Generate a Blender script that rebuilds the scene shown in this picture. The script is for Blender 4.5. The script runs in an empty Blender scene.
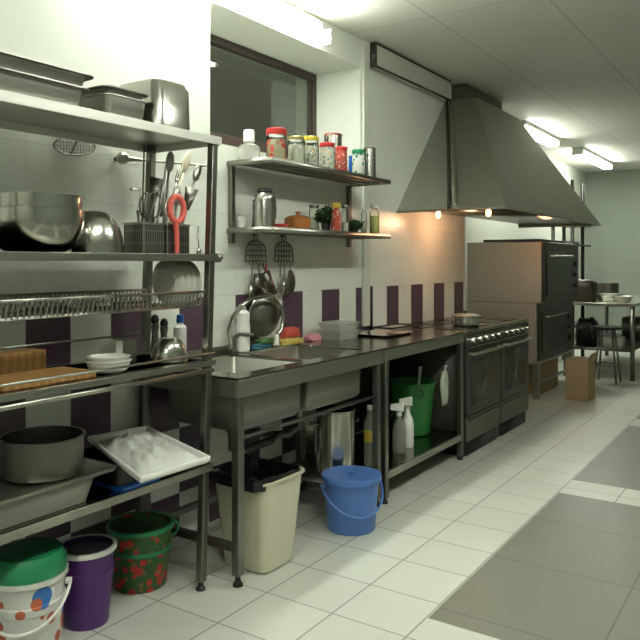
import bpy, bmesh, math, random
from mathutils import Vector, Matrix, noise
random.seed(7)
PI = math.pi
C = bpy.context.scene.collection
scn = bpy.context.scene
V = Vector

# ------------------------------------------------------------------ camera measures
CH, CF, CHY = 1.35, 723.0, 262.0
def at(px, y):
    """x of the point whose picture column is px, standing at depth y from the aisle"""
    k = (px-320)/CF; d = y/(-.833*k+.553)
    return .553*k*d+.833*d
def zat(px, py, y):
    k = (px-320)/CF; d = y/(-.833*k+.553)
    return CH-(py-CHY)*d/CF
def dist(x, y): return .833*x+.553*y

# ------------------------------------------------------------------ materials
def newmat(name):
    m = bpy.data.materials.new(name); m.use_nodes = True
    return m, m.node_tree.nodes, m.node_tree.links, m.node_tree.nodes['Principled BSDF']
def srgb(r, g, b):
    f = lambda c: (c/255/12.92) if c/255 <= .04045 else ((c/255+.055)/1.055)**2.4
    return (f(r), f(g), f(b), 1)
def mat(name, col, rough=.5, metal=0, var=.12, scale=18, bump=0, spec=.5, trans=0, coat=0, sheen=0):
    m, n, l, p = newmat(name)
    p.inputs['Roughness'].default_value = rough; p.inputs['Metallic'].default_value = metal
    p.inputs['Specular IOR Level'].default_value = spec
    if coat: p.inputs['Coat Weight'].default_value = coat
    if trans: p.inputs['Transmission Weight'].default_value = trans
    tc = n.new('ShaderNodeTexCoord'); nz = n.new('ShaderNodeTexNoise')
    nz.inputs['Scale'].default_value = scale; nz.inputs['Detail'].default_value = 4
    l.new(tc.outputs['Object'], nz.inputs['Vector'])
    mx = n.new('ShaderNodeMix'); mx.data_type = 'RGBA'
    mx.inputs[6].default_value = tuple(c*(1-var) for c in col[:3])+(1,)
    mx.inputs[7].default_value = tuple(min(1, c*(1+var)) for c in col[:3])+(1,)
    l.new(nz.outputs['Fac'], mx.inputs[0]); l.new(mx.outputs[2], p.inputs['Base Color'])
    if bump:
        b = n.new('ShaderNodeBump'); b.inputs['Strength'].default_value = bump; b.inputs['Distance'].default_value = .01
        l.new(nz.outputs['Fac'], b.inputs['Height']); l.new(b.outputs['Normal'], p.inputs['Normal'])
    return m
def steel(name, col=(.5, .5, .46), rough=.3, aniso=0.0, stretch=(1, 1, 30)):
    m, n, l, p = newmat(name)
    p.inputs['Metallic'].default_value = 1
    tc = n.new('ShaderNodeTexCoord'); mp = n.new('ShaderNodeMapping'); mp.inputs['Scale'].default_value = stretch
    nz = n.new('ShaderNodeTexNoise'); nz.inputs['Scale'].default_value = 6; nz.inputs['Detail'].default_value = 5
    l.new(tc.outputs['Object'], mp.inputs['Vector']); l.new(mp.outputs['Vector'], nz.inputs['Vector'])
    mr = n.new('ShaderNodeMapRange'); mr.inputs['To Min'].default_value = rough*.75; mr.inputs['To Max'].default_value = rough*1.25
    l.new(nz.outputs['Fac'], mr.inputs['Value']); l.new(mr.outputs['Result'], p.inputs['Roughness'])
    mx = n.new('ShaderNodeMix'); mx.data_type = 'RGBA'
    mx.inputs[6].default_value = tuple(c*.9 for c in col)+(1,); mx.inputs[7].default_value = tuple(min(1, c*1.1) for c in col)+(1,)
    l.new(nz.outputs['Fac'], mx.inputs[0]); l.new(mx.outputs[2], p.inputs['Base Color'])
    return m
def clear(name, tint=(.9, .93, .9), gl=.16, rough=.03):
    m = bpy.data.materials.new(name); m.use_nodes = True; n = m.node_tree.nodes; l = m.node_tree.links
    n.clear(); o = n.new('ShaderNodeOutputMaterial'); t = n.new('ShaderNodeBsdfTransparent'); t.inputs[0].default_value = (*tint, 1)
    g = n.new('ShaderNodeBsdfGlossy'); g.inputs['Roughness'].default_value = rough
    f = n.new('ShaderNodeLayerWeight'); f.inputs['Blend'].default_value = gl
    mx = n.new('ShaderNodeMixShader'); l.new(f.outputs['Fresnel'], mx.inputs[0]); l.new(t.outputs[0], mx.inputs[1]); l.new(g.outputs[0], mx.inputs[2])
    l.new(mx.outputs[0], o.inputs['Surface'])
    return m
def milky(name, col, amount=.45):
    m = bpy.data.materials.new(name); m.use_nodes = True; n = m.node_tree.nodes; l = m.node_tree.links
    p = n['Principled BSDF']; p.inputs['Base Color'].default_value = col; p.inputs['Roughness'].default_value = .3
    o = n['Material Output']; t = n.new('ShaderNodeBsdfTransparent'); mx = n.new('ShaderNodeMixShader'); mx.inputs[0].default_value = amount
    l.new(t.outputs[0], mx.inputs[1]); l.new(p.outputs[0], mx.inputs[2]); l.new(mx.outputs[0], o.inputs['Surface'])
    return m
def emit(name, col, s):
    m = bpy.data.materials.new(name); m.use_nodes = True; n = m.node_tree.nodes; l = m.node_tree.links
    n.clear(); o = n.new('ShaderNodeOutputMaterial'); e = n.new('ShaderNodeEmission')
    e.inputs[0].default_value = (*col, 1); e.inputs[1].default_value = s; l.new(e.outputs[0], o.inputs['Surface'])
    return m

class NG:
    """small math-node builder"""
    def __init__(s, m): s.n = m.node_tree.nodes; s.l = m.node_tree.links
    def m(s, op, a, b=None, c=None):
        q = s.n.new('ShaderNodeMath'); q.operation = op
        for i, v in enumerate((a, b, c)):
            if v is None: continue
            if isinstance(v, (int, float)): q.inputs[i].default_value = v
            else: s.l.new(v, q.inputs[i])
        return q.outputs[0]
    def xyz(s):
        tc = s.n.new('ShaderNodeTexCoord'); sp = s.n.new('ShaderNodeSeparateXYZ'); s.l.new(tc.outputs['Object'], sp.inputs[0])
        return sp.outputs, tc.outputs['Object']
    def mix(s, f, a, b):
        q = s.n.new('ShaderNodeMix'); q.data_type = 'RGBA'
        for i, v in ((0, f), (6, a), (7, b)):
            if isinstance(v, (int, float)): q.inputs[i].default_value = v
            elif isinstance(v, tuple): q.inputs[i].default_value = v
            else: s.l.new(v, q.inputs[i])
        return q.outputs[2]
    def line(s, coord, off, pitch, w):
        """1 on joint lines of a regular grid"""
        u = s.m('DIVIDE', s.m('SUBTRACT', coord, off), pitch)
        fr = s.m('FRACT', u)
        d = s.m('MINIMUM', fr, s.m('SUBTRACT', 1, fr))
        return s.m('LESS_THAN', d, w/pitch)
    def noise(s, vec, scale, detail=3):
        q = s.n.new('ShaderNodeTexNoise'); q.inputs['Scale'].default_value = scale; q.inputs['Detail'].default_value = detail
        s.l.new(vec, q.inputs['Vector']); return q.outputs['Fac']

def wall_material():
    m, n, l, p = newmat('wall_tiles'); g = NG(m); (x, y, z), vec = g.xyz()
    T = .2125
    col = g.m('FLOOR', g.m('DIVIDE', g.m('SUBTRACT', x, 3.012), T))
    row = g.m('FLOOR', g.m('DIVIDE', g.m('SUBTRACT', 1.172, z), .32))
    par = g.m('MODULO', g.m('ADD', g.m('ADD', col, row), 400), 2)
    even = g.m('LESS_THAN', par, .5)
    low = g.m('LESS_THAN', z, 1.172)
    purple = g.m('MULTIPLY', even, low)
    gx = g.m('MULTIPLY', g.line(x, 3.012, T, .0015), low)
    gx2 = g.m('MULTIPLY', g.line(x, 3.012, T*2, .0012), g.m('SUBTRACT', 1, low))
    gz = g.m('MULTIPLY', g.line(z, 1.172, .32, .0018), low)
    gz2 = g.m('MULTIPLY', g.line(z, 1.172, .218, .0016), g.m('SUBTRACT', 1, low))
    tile_zone = g.m('LESS_THAN', z, 2.03)
    grout = g.m('MULTIPLY', g.m('MINIMUM', 1, g.m('ADD', g.m('ADD', gx, gx2), g.m('ADD', gz, gz2))), tile_zone)
    nz = g.noise(vec, 3)
    white = g.mix(nz, (.69, .72, .65, 1), (.75, .78, .71, 1))
    pur = g.mix(nz, (.075, .042, .062, 1), (.105, .06, .088, 1))
    c = g.mix(purple, white, pur)
    c = g.mix(g.m('MULTIPLY', grout, .55), c, (.45, .46, .42, 1))
    l.new(c, p.inputs['Base Color'])
    rg = g.m('ADD', .55, g.m('MULTIPLY', tile_zone, -.25)); l.new(rg, p.inputs['Roughness'])
    b = n.new('ShaderNodeBump'); b.inputs['Strength'].default_value = .3; b.inputs['Distance'].default_value = .002; b.invert = True
    l.new(grout, b.inputs['Height']); l.new(b.outputs['Normal'], p.inputs['Normal'])
    return m
def floor_material():
    m, n, l, p = newmat('floor_tiles'); g = NG(m); (x, y, z), vec = g.xyz()
    # dark panels of large tiles set into the white tiling
    u = g.m('MODULO', g.m('ADD', g.m('SUBTRACT', x, 2.61), 21.0), 2.09)
    inx = g.m('LESS_THAN', u, 1.79)
    w = g.m('MODULO', g.m('ADD', g.m('SUBTRACT', 1.175, y), 0.0), 2.1)
    iny = g.m('MULTIPLY', g.m('LESS_THAN', w, 1.79), g.m('LESS_THAN', y, 1.175))
    dark = g.m('MULTIPLY', inx, iny)
    gw = g.m('MAXIMUM', g.line(x, 2.34, .2975, .003), g.line(y, 1.182, .316, .0034))
    gd = g.m('MAXIMUM', g.line(x, 2.61, .597, .003), g.line(y, 1.175, .597, .003))
    edge_w = g.m('MAXIMUM', g.m('LESS_THAN', u, .006), g.m('LESS_THAN', g.m('ABSOLUTE', g.m('SUBTRACT', y, 1.175)), .004))
    nz = g.noise(vec, 2.2, 5); n2 = g.noise(vec, 40, 2)
    cellx = g.m('FLOOR', g.m('DIVIDE', g.m('SUBTRACT', x, 2.34), .2975)); celly = g.m('FLOOR', g.m('DIVIDE', g.m('SUBTRACT', y, 1.182), .316))
    cv = n.new('ShaderNodeCombineXYZ'); l.new(cellx, cv.inputs[0]); l.new(celly, cv.inputs[1])
    wn = n.new('ShaderNodeTexWhiteNoise'); wn.noise_dimensions = '3D'; l.new(cv.outputs[0], wn.inputs['Vector'])
    tv = g.m('ADD', g.m('MULTIPLY', wn.outputs['Value'], .35), g.m('MULTIPLY', nz, .65))
    white = g.mix(tv, (.56, .575, .51, 1), (.70, .715, .645, 1))
    white = g.mix(g.m('MULTIPLY', gw, .85), white, (.20, .205, .18, 1))
    dk = g.mix(g.m('ADD', g.m('MULTIPLY', nz, .6), g.m('MULTIPLY', n2, .4)), (.155, .16, .135, 1), (.25, .255, .215, 1))
    dk = g.mix(g.m('MULTIPLY', gd, .6), dk, (.05, .05, .042, 1))
    c = g.mix(dark, white, dk)
    l.new(c, p.inputs['Base Color'])
    l.new(g.m('ADD', .33, g.m('MULTIPLY', nz, .16)), p.inputs['Roughness'])
    return m
def ceiling_material():
    m, n, l, p = newmat('ceiling_panels'); g = NG(m); (x, y, z), vec = g.xyz()
    gl = g.m('MAXIMUM', g.line(y, 1.94, .71, .004), g.line(x, 4.2, 2.4, .004))
    nz = g.noise(vec, 1.5)
    c = g.mix(nz, (.58, .59, .52, 1), (.64, .65, .58, 1)); c = g.mix(g.m('MULTIPLY', gl, .55), c, (.2, .2, .17, 1))
    l.new(c, p.inputs['Base Color']); p.inputs['Roughness'].default_value = .7
    return m
def painted(name, a, b_, scale, rough=.45, thr=.5, soft=.04, c3=None, scale3=30):
    """plastic carrying a printed blotch pattern"""
    m, n, l, p = newmat(name); g = NG(m); (x, y, z), vec = g.xyz()
    v = n.new('ShaderNodeTexVoronoi'); v.inputs['Scale'].default_value = scale; l.new(vec, v.inputs['Vector'])
    f = g.m('LESS_THAN', v.outputs['Distance'], thr)
    c = g.mix(f, a, b_)
    if c3:
        v3 = n.new('ShaderNodeTexVoronoi'); v3.inputs['Scale'].default_value = scale3; l.new(vec, v3.inputs['Vector'])
        c = g.mix(g.m('LESS_THAN', v3.outputs['Distance'], .3), c, c3)
    l.new(c, p.inputs['Base Color']); p.inputs['Roughness'].default_value = rough
    return m
def wood(name, a, b_):
    m, n, l, p = newmat(name); g = NG(m); (x, y, z), vec = g.xyz()
    w = n.new('ShaderNodeTexWave'); w.inputs['Scale'].default_value = 9; w.inputs['Distortion'].default_value = 5; l.new(vec, w.inputs['Vector'])
    l.new(g.mix(w.outputs['Fac'], a, b_), p.inputs['Base Color']); p.inputs['Roughness'].default_value = .55
    return m
def perforated(name, a, b_, sx=.012, sz=.012):
    m, n, l, p = newmat(name); g = NG(m); (x, y, z), vec = g.xyz()
    h = g.m('ADD', x, y)
    f = g.m('MINIMUM', 1, g.m('MULTIPLY', g.m('LESS_THAN', g.m('FRACT', g.m('DIVIDE', h, sx)), .45), g.m('LESS_THAN', g.m('FRACT', g.m('DIVIDE', z, sz*4)), .85)))
    l.new(g.mix(f, a, b_), p.inputs['Base Color']); p.inputs['Metallic'].default_value = .8; p.inputs['Roughness'].default_value = .4
    return m

M = dict(
    wall=wall_material(), floor=floor_material(), ceil=ceiling_material(),
    plaster=mat('plaster', (.62, .65, .56), .7, var=.04, scale=2),
    greywall=mat('grey_green_wall', (.30, .34, .29), .7, var=.06, scale=2),
    steel=steel('brushed_steel', (.40, .395, .35), .30),
    steelh=steel('brushed_steel_sheet', (.43, .425, .375), .36, stretch=(1, 1, 12)),
    steelx=steel('polished_steel', (.56, .55, .50), .18, stretch=(3, 3, 3)),
    steeld=steel('dull_steel', (.20, .195, .17), .40, stretch=(2, 2, 2)),
    counter=steel('worn_counter_steel', (.30, .29, .25), .20, stretch=(6, 6, 6)),
    basin=steel('sink_basin_steel', (.36, .355, .31), .5, stretch=(2, 2, 2)),
    lip=mat('shelf_edge_painted_glare', (.72, .73, .66), .35, metal=.35, var=.04),  # top shelf edge, white reflection of the lamp put into its colour
    sidedark=mat('panel_painted_reflection', (.055, .058, .045), .55, metal=.3),  # dark greenish reflection put into the side panel's colour
    post=steel('square_tube_steel', (.23, .225, .20), .35, stretch=(30, 30, 1)),
    hood=steel('hood_sheet', (.47, .48, .42), .42, stretch=(2, 2, 2)),
    hoodwarm=steel('hood_sheet_warm_lit', (.46, .445, .385), .42, stretch=(2, 2, 2)),  # same hood metal, browner reflected tone of the left side put into the colour
    oven=steel('oven_side_sheet', (.55, .51, .45), .5, stretch=(2, 2, 2)),
    enamel=mat('dark_enamel', (.035, .037, .028), .25, var=.2),
    ovenfront=mat('oven_front_dark', (.045, .048, .038), .35, metal=.3, var=.2),
    black=mat('black_plastic', (.012, .012, .012), .4, var=.3),
    rubber=mat('black_rubber', (.015, .015, .014), .6, var=.3),
    bag=mat('black_bag_film', (.008, .008, .01), .25, var=.3),
    frame=mat('brown_window_frame', (.045, .028, .022), .45, var=.25),
    bin=mat('beige_plastic', (.60, .57, .44), .42, var=.04, scale=3),
    blue=mat('blue_plastic', (.085, .19, .52), .38, var=.05, scale=3),
    bluedk=mat('blue_lid_plastic', (.01, .10, .42), .3, var=.1),
    green=mat('green_plastic', (.018, .16, .03), .4, var=.1, scale=4),
    greenlid=mat('green_lid_plastic', (.02, .25, .10), .4, var=.1),
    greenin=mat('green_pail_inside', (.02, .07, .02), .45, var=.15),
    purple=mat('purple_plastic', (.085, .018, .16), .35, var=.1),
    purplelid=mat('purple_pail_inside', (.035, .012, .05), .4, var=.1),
    white=mat('white_plastic', (.78, .78, .74), .4, var=.03),
    offw=mat('off_white_ceramic', (.68, .68, .60), .25, var=.05),
    cherry=painted('cherry_print', (.03, .11, .025, 1), (.50, .03, .02, 1), 24, thr=.42, c3=(.20, .13, .03, 1), scale3=30),
    stripes=painted('pail_print', (.62, .62, .58, 1), (.03, .15, .45, 1), 11, thr=.42, c3=(.5, .12, .05, 1), scale3=15),
    red=mat('red_plastic', (.50, .035, .03), .4, var=.1),
    coral=mat('coral_rubber', (.72, .13, .10), .45, var=.08),
    yellow=mat('yellow_plastic', (.55, .42, .05), .4, var=.1),
    gold=mat('gold_lid', (.45, .38, .14), .35, metal=.6, var=.1),
    pinkc=mat('pink_cloth', (.70, .30, .33), .85, var=.15, bump=.4),
    redc=mat('red_cloth', (.52, .08, .05), .85, var=.2, bump=.4),
    yelc=mat('yellow_cloth', (.58, .45, .12), .85, var=.2, bump=.4),
    bluec=mat('teal_blue_cloth', (.04, .16, .22), .85, var=.2, bump=.4),
    greenc=mat('green_cloth', (.10, .20, .07), .85, var=.2, bump=.4),
    greycloth=mat('grey_rag', (.42, .44, .36), .9, var=.2, bump=.5),
    copper=mat('orange_brown_glaze', (.36, .12, .025), .25, var=.15, coat=.3),
    terracotta=mat('dark_flower_pot', (.03, .03, .025), .5, var=.2),
    leaf=mat('dark_green_leaf', (.025, .07, .02), .5, var=.4, scale=40),
    wood=wood('board_wood', (.30, .155, .045, 1), (.42, .235, .08, 1)),
    palewood=wood('pale_spoon_wood', (.62, .56, .40, 1), (.70, .64, .48, 1)),
    card=mat('brown_cardboard', (.30, .20, .10), .8, var=.1),
    cardpale=mat('pale_cardboard', (.36, .27, .15), .8, var=.08),
    glass=clear('clear_jar_glass'), clearbox=clear('clear_box_plastic', (.80, .82, .74), .3, .12),
    pane=None, milk=milky('frosted_plastic', (.75, .77, .72, 1), .5),
    greymilk2=milky('clear_jug_plastic', (.55, .57, .52, 1), .4),
    greymilk=milky('smoky_tub_plastic', (.36, .37, .31, 1), .55),
    spice=painted('spice_contents', (.38, .33, .20, 1), (.55, .05, .03, 1), 30, thr=.46),
    label=painted('jar_label', (.52, .52, .44, 1), (.12, .26, .28, 1), 45, thr=.34, c3=(.6, .4, .1, 1), scale3=60),
    labelr=painted('red_jar_label', (.40, .06, .04, 1), (.5, .45, .36, 1), 50, thr=.3),
    labelg=painted('green_jar_label', (.55, .56, .50, 1), (.03, .20, .12, 1), 34, thr=.40),
    flour=mat('white_powder', (.55, .55, .47), .8, var=.06),
    oil=mat('yellow_oil', (.52, .50, .16), .2, var=.05),
    film=mat('white_crumpled_film', (.66, .68, .62), .3, var=.06, bump=.3, scale=60),
    perf=perforated('perforated_caddy_steel', (.20, .195, .17, 1), (.05, .05, .045, 1)),
    lining=mat('dark_shelf_lining', (.02, .02, .018), .6, var=.3),
    bulb=emit('warm_bulb', (1.0, .36, .12), 6), tube=emit('fluorescent_tube', (.97, 1.0, .90), 26),
    tubew=emit('bright_fluorescent_tube', (.97, 1.0, .90), 27),
    fix=mat('lamp_housing', (.55, .56, .50), .5, var=.03),
    duct=mat('duct_sheet', (.50, .51, .44), .5, metal=0, var=.06, scale=4),
)
def pane_material():
    m, n, l, p = newmat('night_window_glass')
    p.inputs['Base Color'].default_value = (.85, .9, .82, 1); p.inputs['Roughness'].default_value = .0
    p.inputs['Transmission Weight'].default_value = 1; p.inputs['IOR'].default_value = 1.5
    return m
M['pane'] = pane_material()

# ------------------------------------------------------------------ mesh helpers
class MB:
    def __init__(s): s.b = bmesh.new()
    def face(s, pts):
        return s.b.faces.new([s.b.verts.new(V(p)) for p in pts])
    def box(s, x0, x1, y0, y1, z0, z1, shear=None):
        f = shear or (lambda p: p)
        v = [s.b.verts.new(V(f((x, y, z)))) for x in (x0, x1) for y in (y0, y1) for z in (z0, z1)]
        for q in ((0, 1, 3, 2), (4, 6, 7, 5), (0, 4, 5, 1), (2, 3, 7, 6), (0, 2, 6, 4), (1, 5, 7, 3)):
            s.b.faces.new([v[i] for i in q])
        return s
    def hexa(s, lo, hi):
        """solid between two quads (same winding)"""
        a = [s.b.verts.new(V(p)) for p in lo]; b = [s.b.verts.new(V(p)) for p in hi]; n = len(a)
        s.b.faces.new(a[::-1]); s.b.faces.new(b)
        for i in range(n): s.b.faces.new([a[i], a[(i+1) % n], b[(i+1) % n], b[i]])
        return s
    def loft(s, rings, cap0=True, cap1=True):
        R = [[s.b.verts.new(V(p)) for p in r] for r in rings]; n = len(R[0])
        for a, b in zip(R, R[1:]):
            for i in range(n): s.b.faces.new([a[i], a[(i+1) % n], b[(i+1) % n], b[i]])
        if cap0: s.b.faces.new(R[0][::-1])
        if cap1: s.b.faces.new(R[-1])
        return s
    def tube(s, pts, r, seg=8, closed=False):
        pts = [V(p) for p in pts]; n = len(pts)
        rr = r if isinstance(r, (list, tuple)) else [r]*n
        rings = []; up = None
        for i, p in enumerate(pts):
            a = pts[(i-1) % n] if (closed or i > 0) else p; b = pts[(i+1) % n] if (closed or i < n-1) else p
            t = (b-a).normalized()
            if up is None:
                up = V((0, 0, 1)) if abs(t.z) < .9 else V((1, 0, 0))
            u = (up - t*up.dot(t))
            if u.length < 1e-5: u = t.orthogonal()
            u.normalize(); w = t.cross(u); up = u
            rings.append([p + (u*math.cos(2*PI*k/seg) + w*math.sin(2*PI*k/seg))*rr[i] for k in range(seg)])
        if closed: rings.append(rings[0]); return s._loft_closed(rings[:-1])
        return s.loft(rings)
    def _loft_closed(s, rings):
        R = [[s.b.verts.new(p) for p in r] for r in rings]; n = len(R[0]); m = len(R)
        for j in range(m):
            a, b = R[j], R[(j+1) % m]
            for i in range(n): s.b.faces.new([a[i], a[(i+1) % n], b[(i+1) % n], b[i]])
        return s
    def cyl(s, p0, p1, r0, r1=None, seg=20): return s.tube([p0, p1], [r0, r0 if r1 is None else r1], seg)
    def lathe(s, prof, c=(0, 0, 0), seg=32, caps=True):
        """profile of (radius, height) turned about z at c"""
        rings = []
        for r, z in prof:
            r = max(r, 1e-4)
            rings.append([V((c[0]+r*math.cos(2*PI*k/seg), c[1]+r*math.sin(2*PI*k/seg), c[2]+z)) for k in range(seg)])
        return s.loft(rings, caps, caps)
    def rrect(s, secs, n=5):
        """loft of rounded rectangles: (x0,x1,y0,y1,z,r)"""
        rings = []
        for x0, x1, y0, y1, z, r in secs:
            ring = []
            for cx, cy, a0 in ((x1-r, y1-r, 0), (x0+r, y1-r, PI/2), (x0+r, y0+r, PI), (x1-r, y0+r, 1.5*PI)):
                for k in range(n+1):
                    a = a0+PI/2*k/n; ring.append((cx+r*math.cos(a), cy+r*math.sin(a), z))
            rings.append(ring)
        return s.loft(rings)
    def blob(s, c, size, seed=0, amp=.15, freq=2.5, flat=True, seg=28, e=.6):
        b2 = bmesh.ops.create_uvsphere(s.b, u_segments=seg, v_segments=seg//2, radius=1)
        for v in b2['verts']:
            p = v.co.copy()
            q = V([math.copysign(abs(t)**e, t) for t in p])
            q = q*(1+amp*noise.noise(p*freq+V((seed*7.3, seed*3.1, seed))))
            z = q.z
            if flat: z = max(z, -.5)+.5; z *= 1/1.5
            v.co = V((c[0]+q.x*size[0], c[1]+q.y*size[1], c[2]+(z*size[2])))
        return s
    def build(s, name, m, parent=None, bev=0, smooth=True, ang=38, world=True, seg=2):
        bmesh.ops.recalc_face_normals(s.b, faces=s.b.faces[:])
        if world and parent is not None:
            off = V((0, 0, 0)); q = parent
            while q is not None: off += q.location; q = q.parent
            for v in s.b.verts: v.co -= off
        lim = math.radians(ang)
        for e in s.b.edges:
            if len(e.link_faces) == 2 and e.calc_face_angle(0) > lim: e.smooth = False
        me = bpy.data.meshes.new(name); s.b.to_mesh(me); s.b.free()
        if smooth:
            for f in me.polygons: f.use_smooth = True
        o = bpy.data.objects.new(name, me); C.objects.link(o); me.materials.append(m)
        if parent is not None: o.parent = parent
        if bev:
            d = o.modifiers.new('Bevel', 'BEVEL'); d.width = bev; d.segments = seg; d.limit_method = 'ANGLE'; d.angle_limit = math.radians(40)
            d.harden_normals = False
        return o

def tag(o, label, cat, group=None, kind=None):
    o['label'] = label; o['category'] = cat
    if group: o['group'] = group
    if kind: o['kind'] = kind
    return o
def thing(name, label, cat, loc, rot=(0, 0, 0), group=None):
    o = bpy.data.objects.new(name, None); C.objects.link(o); o.empty_display_size = .05
    o.location = loc; o.rotation_euler = rot
    return tag(o, label, cat, group)
def dup(root, loc, label=None, rot=None):
    r = root.copy(); C.objects.link(r); r.location = loc
    if rot is not None: r.rotation_euler = rot
    if label: r['label'] = label
    for ch in list(root.children):
        c = ch.copy(); C.objects.link(c); c.parent = r
        for g in list(ch.children):
            d = g.copy(); C.objects.link(d); d.parent = c
    return r
def structure(name, mb, m, parent=None, **k):
    o = mb.build(name, m, parent, **k)
    if parent is None: o['kind'] = 'structure'
    return o
def arc(c, r, a0, a1, n, u, w):
    c = V(c); u = V(u); w = V(w)
    return [c+u*(r*math.cos(a0+(a1-a0)*i/n))+w*(r*math.sin(a0+(a1-a0)*i/n)) for i in range(n+1)]

# ================================================================== THE SETTING
YW = 2.55                                     # the tiled wall
CEIL = 2.9
structure('floor', MB().box(-3, 13.2, -3.2, 3.7, -.1, 0), M['floor'], smooth=False)
structure('ceiling', MB().box(-3, 13.2, -3.2, 3.7, CEIL, CEIL+.1), M['ceil'], smooth=False)
RX0, RX1, RZ0, RZ1, RY = 2.81, 4.35, 1.975, 2.707, 2.915
w = MB()
w.box(-3, RX0, YW, 3.1, 0, CEIL); w.box(RX1, 6.24, YW, 3.1, 0, CEIL)
w.box(RX0, RX1, YW, 3.1, 0, RZ0); w.box(RX0, RX1, YW, 3.1, RZ1, CEIL)
structure('wall_left', w, M['wall'], smooth=False)
structure('wall_alcove', MB().box(6.2, 13.2, 3.1, 3.3, 0, CEIL), M['plaster'], smooth=False)
structure('wall_far', MB().box(13, 13.2, -3.2, 3.3, 0, CEIL), M['greywall'], smooth=False)
structure('wall_right', MB().box(-3, 13.2, -3.2, -3.0, 0, CEIL), M['greywall'], smooth=False)
structure('wall_back', MB().box(-3, -2.8, -3.2, 3.1, 0, CEIL), M['plaster'], smooth=False)
structure('trim_1', MB().box(4.365, 4.452, YW-.022, YW-.0005, .9, CEIL-.001), M['plaster'], bev=.004)
# window set back in its recess
wn = bpy.data.objects.new('window_1', None); C.objects.link(wn); wn.location = (RX0, RY, RZ0); wn['kind'] = 'structure'
f = MB(); t = .05; tb = .15
f.box(RX0+.001, RX1-.001, RY, RY+.05, RZ1-t, RZ1-.001); f.box(RX0+.001, RX1-.001, RY, RY+.05, RZ0+.001, RZ0+tb)
f.box(RX0+.001, RX0+t, RY, RY+.05, RZ0+tb, RZ1-t); f.box(RX1-t, RX1-.001, RY, RY+.05, RZ0+tb, RZ1-t)
fr = f.build('window_frame', M['frame'], wn, bev=.004)
s_ = MB(); s_.box(RX1-t-.028, RX1-t-.001, RY+.012, RY+.04, RZ0+tb, RZ1-t); s_.box(RX0+t+.001, RX0+t+.028, RY+.012, RY+.04, RZ0+tb, RZ1-t)
s_.build('sash', M['frame'], wn, bev=.003)
MB().box(RX0+t+.03, RX1-t-.03, RY+.02, RY+.026, RZ0+tb, RZ1-t).build('pane', M['pane'], wn, smooth=False)

# ================================================================== LAMPS
def ceiling_lamp(x0, x1, y, z, label, m='tube', group='fluorescent ceiling lamps', n=2, wide=.15):
    r = thing('fluorescent_lamp', label, 'lamp', ((x0+x1)/2, y, z), group=group)
    b = MB(); b.box(x0, x1, y-wide/2, y+wide/2, z-.045, z-.001); b.build('housing', M['fix'], r, bev=.004)
    for xe in (x0, x1-.03): MB().box(xe, xe+.03, y-wide/2, y+wide/2, z-.105, z-.046).build('end_cap', M['fix'], r, bev=.004)
    for k in range(n):
        yy = y if n == 1 else y-.04+.08*k
        MB().cyl((x0+.031, yy, z-.08), (x1-.031, yy, z-.08), .022, seg=12).build('tube', M[m], r)
    return r
ceiling_lamp(7.8, 9.2, 2.58, CEIL, 'fluorescent tube lamp on the ceiling just right of the steel hood')
ceiling_lamp(10.05, 11.9, 2.50, CEIL, 'fluorescent tube lamp on the ceiling furthest from the hood, at the right edge')
lamp_w = thing('wall_lamp', 'glowing fluorescent tube lamp on the wall above the dark window', 'lamp', (2.9, YW-.001, 2.80))
MB().box(2.0, 3.79, YW-.05, YW-.001, 2.76, 2.86).build('housing', M['fix'], lamp_w, bev=.004)
for k in (0, 1): MB().cyl((2.016+.88*k, YW-.09, 2.745), (2.87+.904*k, YW-.09, 2.745), .034, seg=14).build('tube', M['tubew'], lamp_w)
for xe in (1.99, 3.775): MB().box(xe, xe+.025, YW-.125, YW-.051, 2.70, 2.80).build('end_cap', M['fix'], lamp_w, bev=.004)
for i, (x, yy) in enumerate(((-1.2, .35), (1.2, .35), (3.3, .1))):  # added lamps, out of view, giving general fill light
    ceiling_lamp(x-.65, x+.65, yy, CEIL, 'added fill lamp built as a ceiling tube over the aisle, out of view')

# ================================================================== DUCT AND HOOD
du = thing('ventilation_duct', 'flat grey sheet metal duct along the top of the wall left of the hood', 'duct', (5.2, 2.45, 2.72))
DY = YW-.06
MB().box(4.46, 5.755, DY, YW-.001, 2.735, CEIL-.002).build('duct_body', M['duct'], du, bev=.003)
b = MB(); b.box(4.445, 4.459, DY-.012, YW-.001, 2.722, CEIL-.002); b.build('end_flange', M['enamel'], du)
b = MB(); b.box(4.46, 5.755, DY-.012, DY-.0005, 2.722, 2.734); b.box(4.46, 5.755, DY-.012, DY-.0005, CEIL-.016, CEIL-.004); b.build('edge_strip', M['enamel'], du)

hd = thing('extractor_hood', 'large tapering stainless steel extractor hood over the ranges and ovens', 'hood', (6.3, 2.1, 1.73))
HB = 1.735; HT = 2.745; x0, x1, yf = 4.89, 7.74, 1.70; YB = YW-.002
tl, tr, tf = 5.80, 6.93, 2.28
def thick(pts, d):  # sheet with thickness along its normal
    n = (V(pts[1])-V(pts[0])).cross(V(pts[2])-V(pts[0])).normalized()*d
    return [tuple(V(p)+n) for p in pts]
cx, cyy = 4.85, 2.11      # foot of the fold in the left flank
b = MB(); q = [(x0, YB, HB), (tl, YB, HT), (cx, cyy, HB)]; b.hexa(q, thick(q, .004)); b.build('rear_flank', M['hood'], hd, smooth=False)
b = MB(); q = [(cx, cyy-.014, HB), (tl, YB-.03, HT), (tl+.03, tf, HT), (x0, yf, HB)]; b.hexa(q, thick(q, .004)); b.build('front_flank', M['hoodwarm'], hd, smooth=False)
MB().tube([(cx-.004, cyy-.004, HB+.005), (cx+.1, cyy+.04, HB+.15), (tl-.02, YB-.02, HT-.01)], .013, 8).build('seam_gap', M['enamel'], hd)
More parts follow.
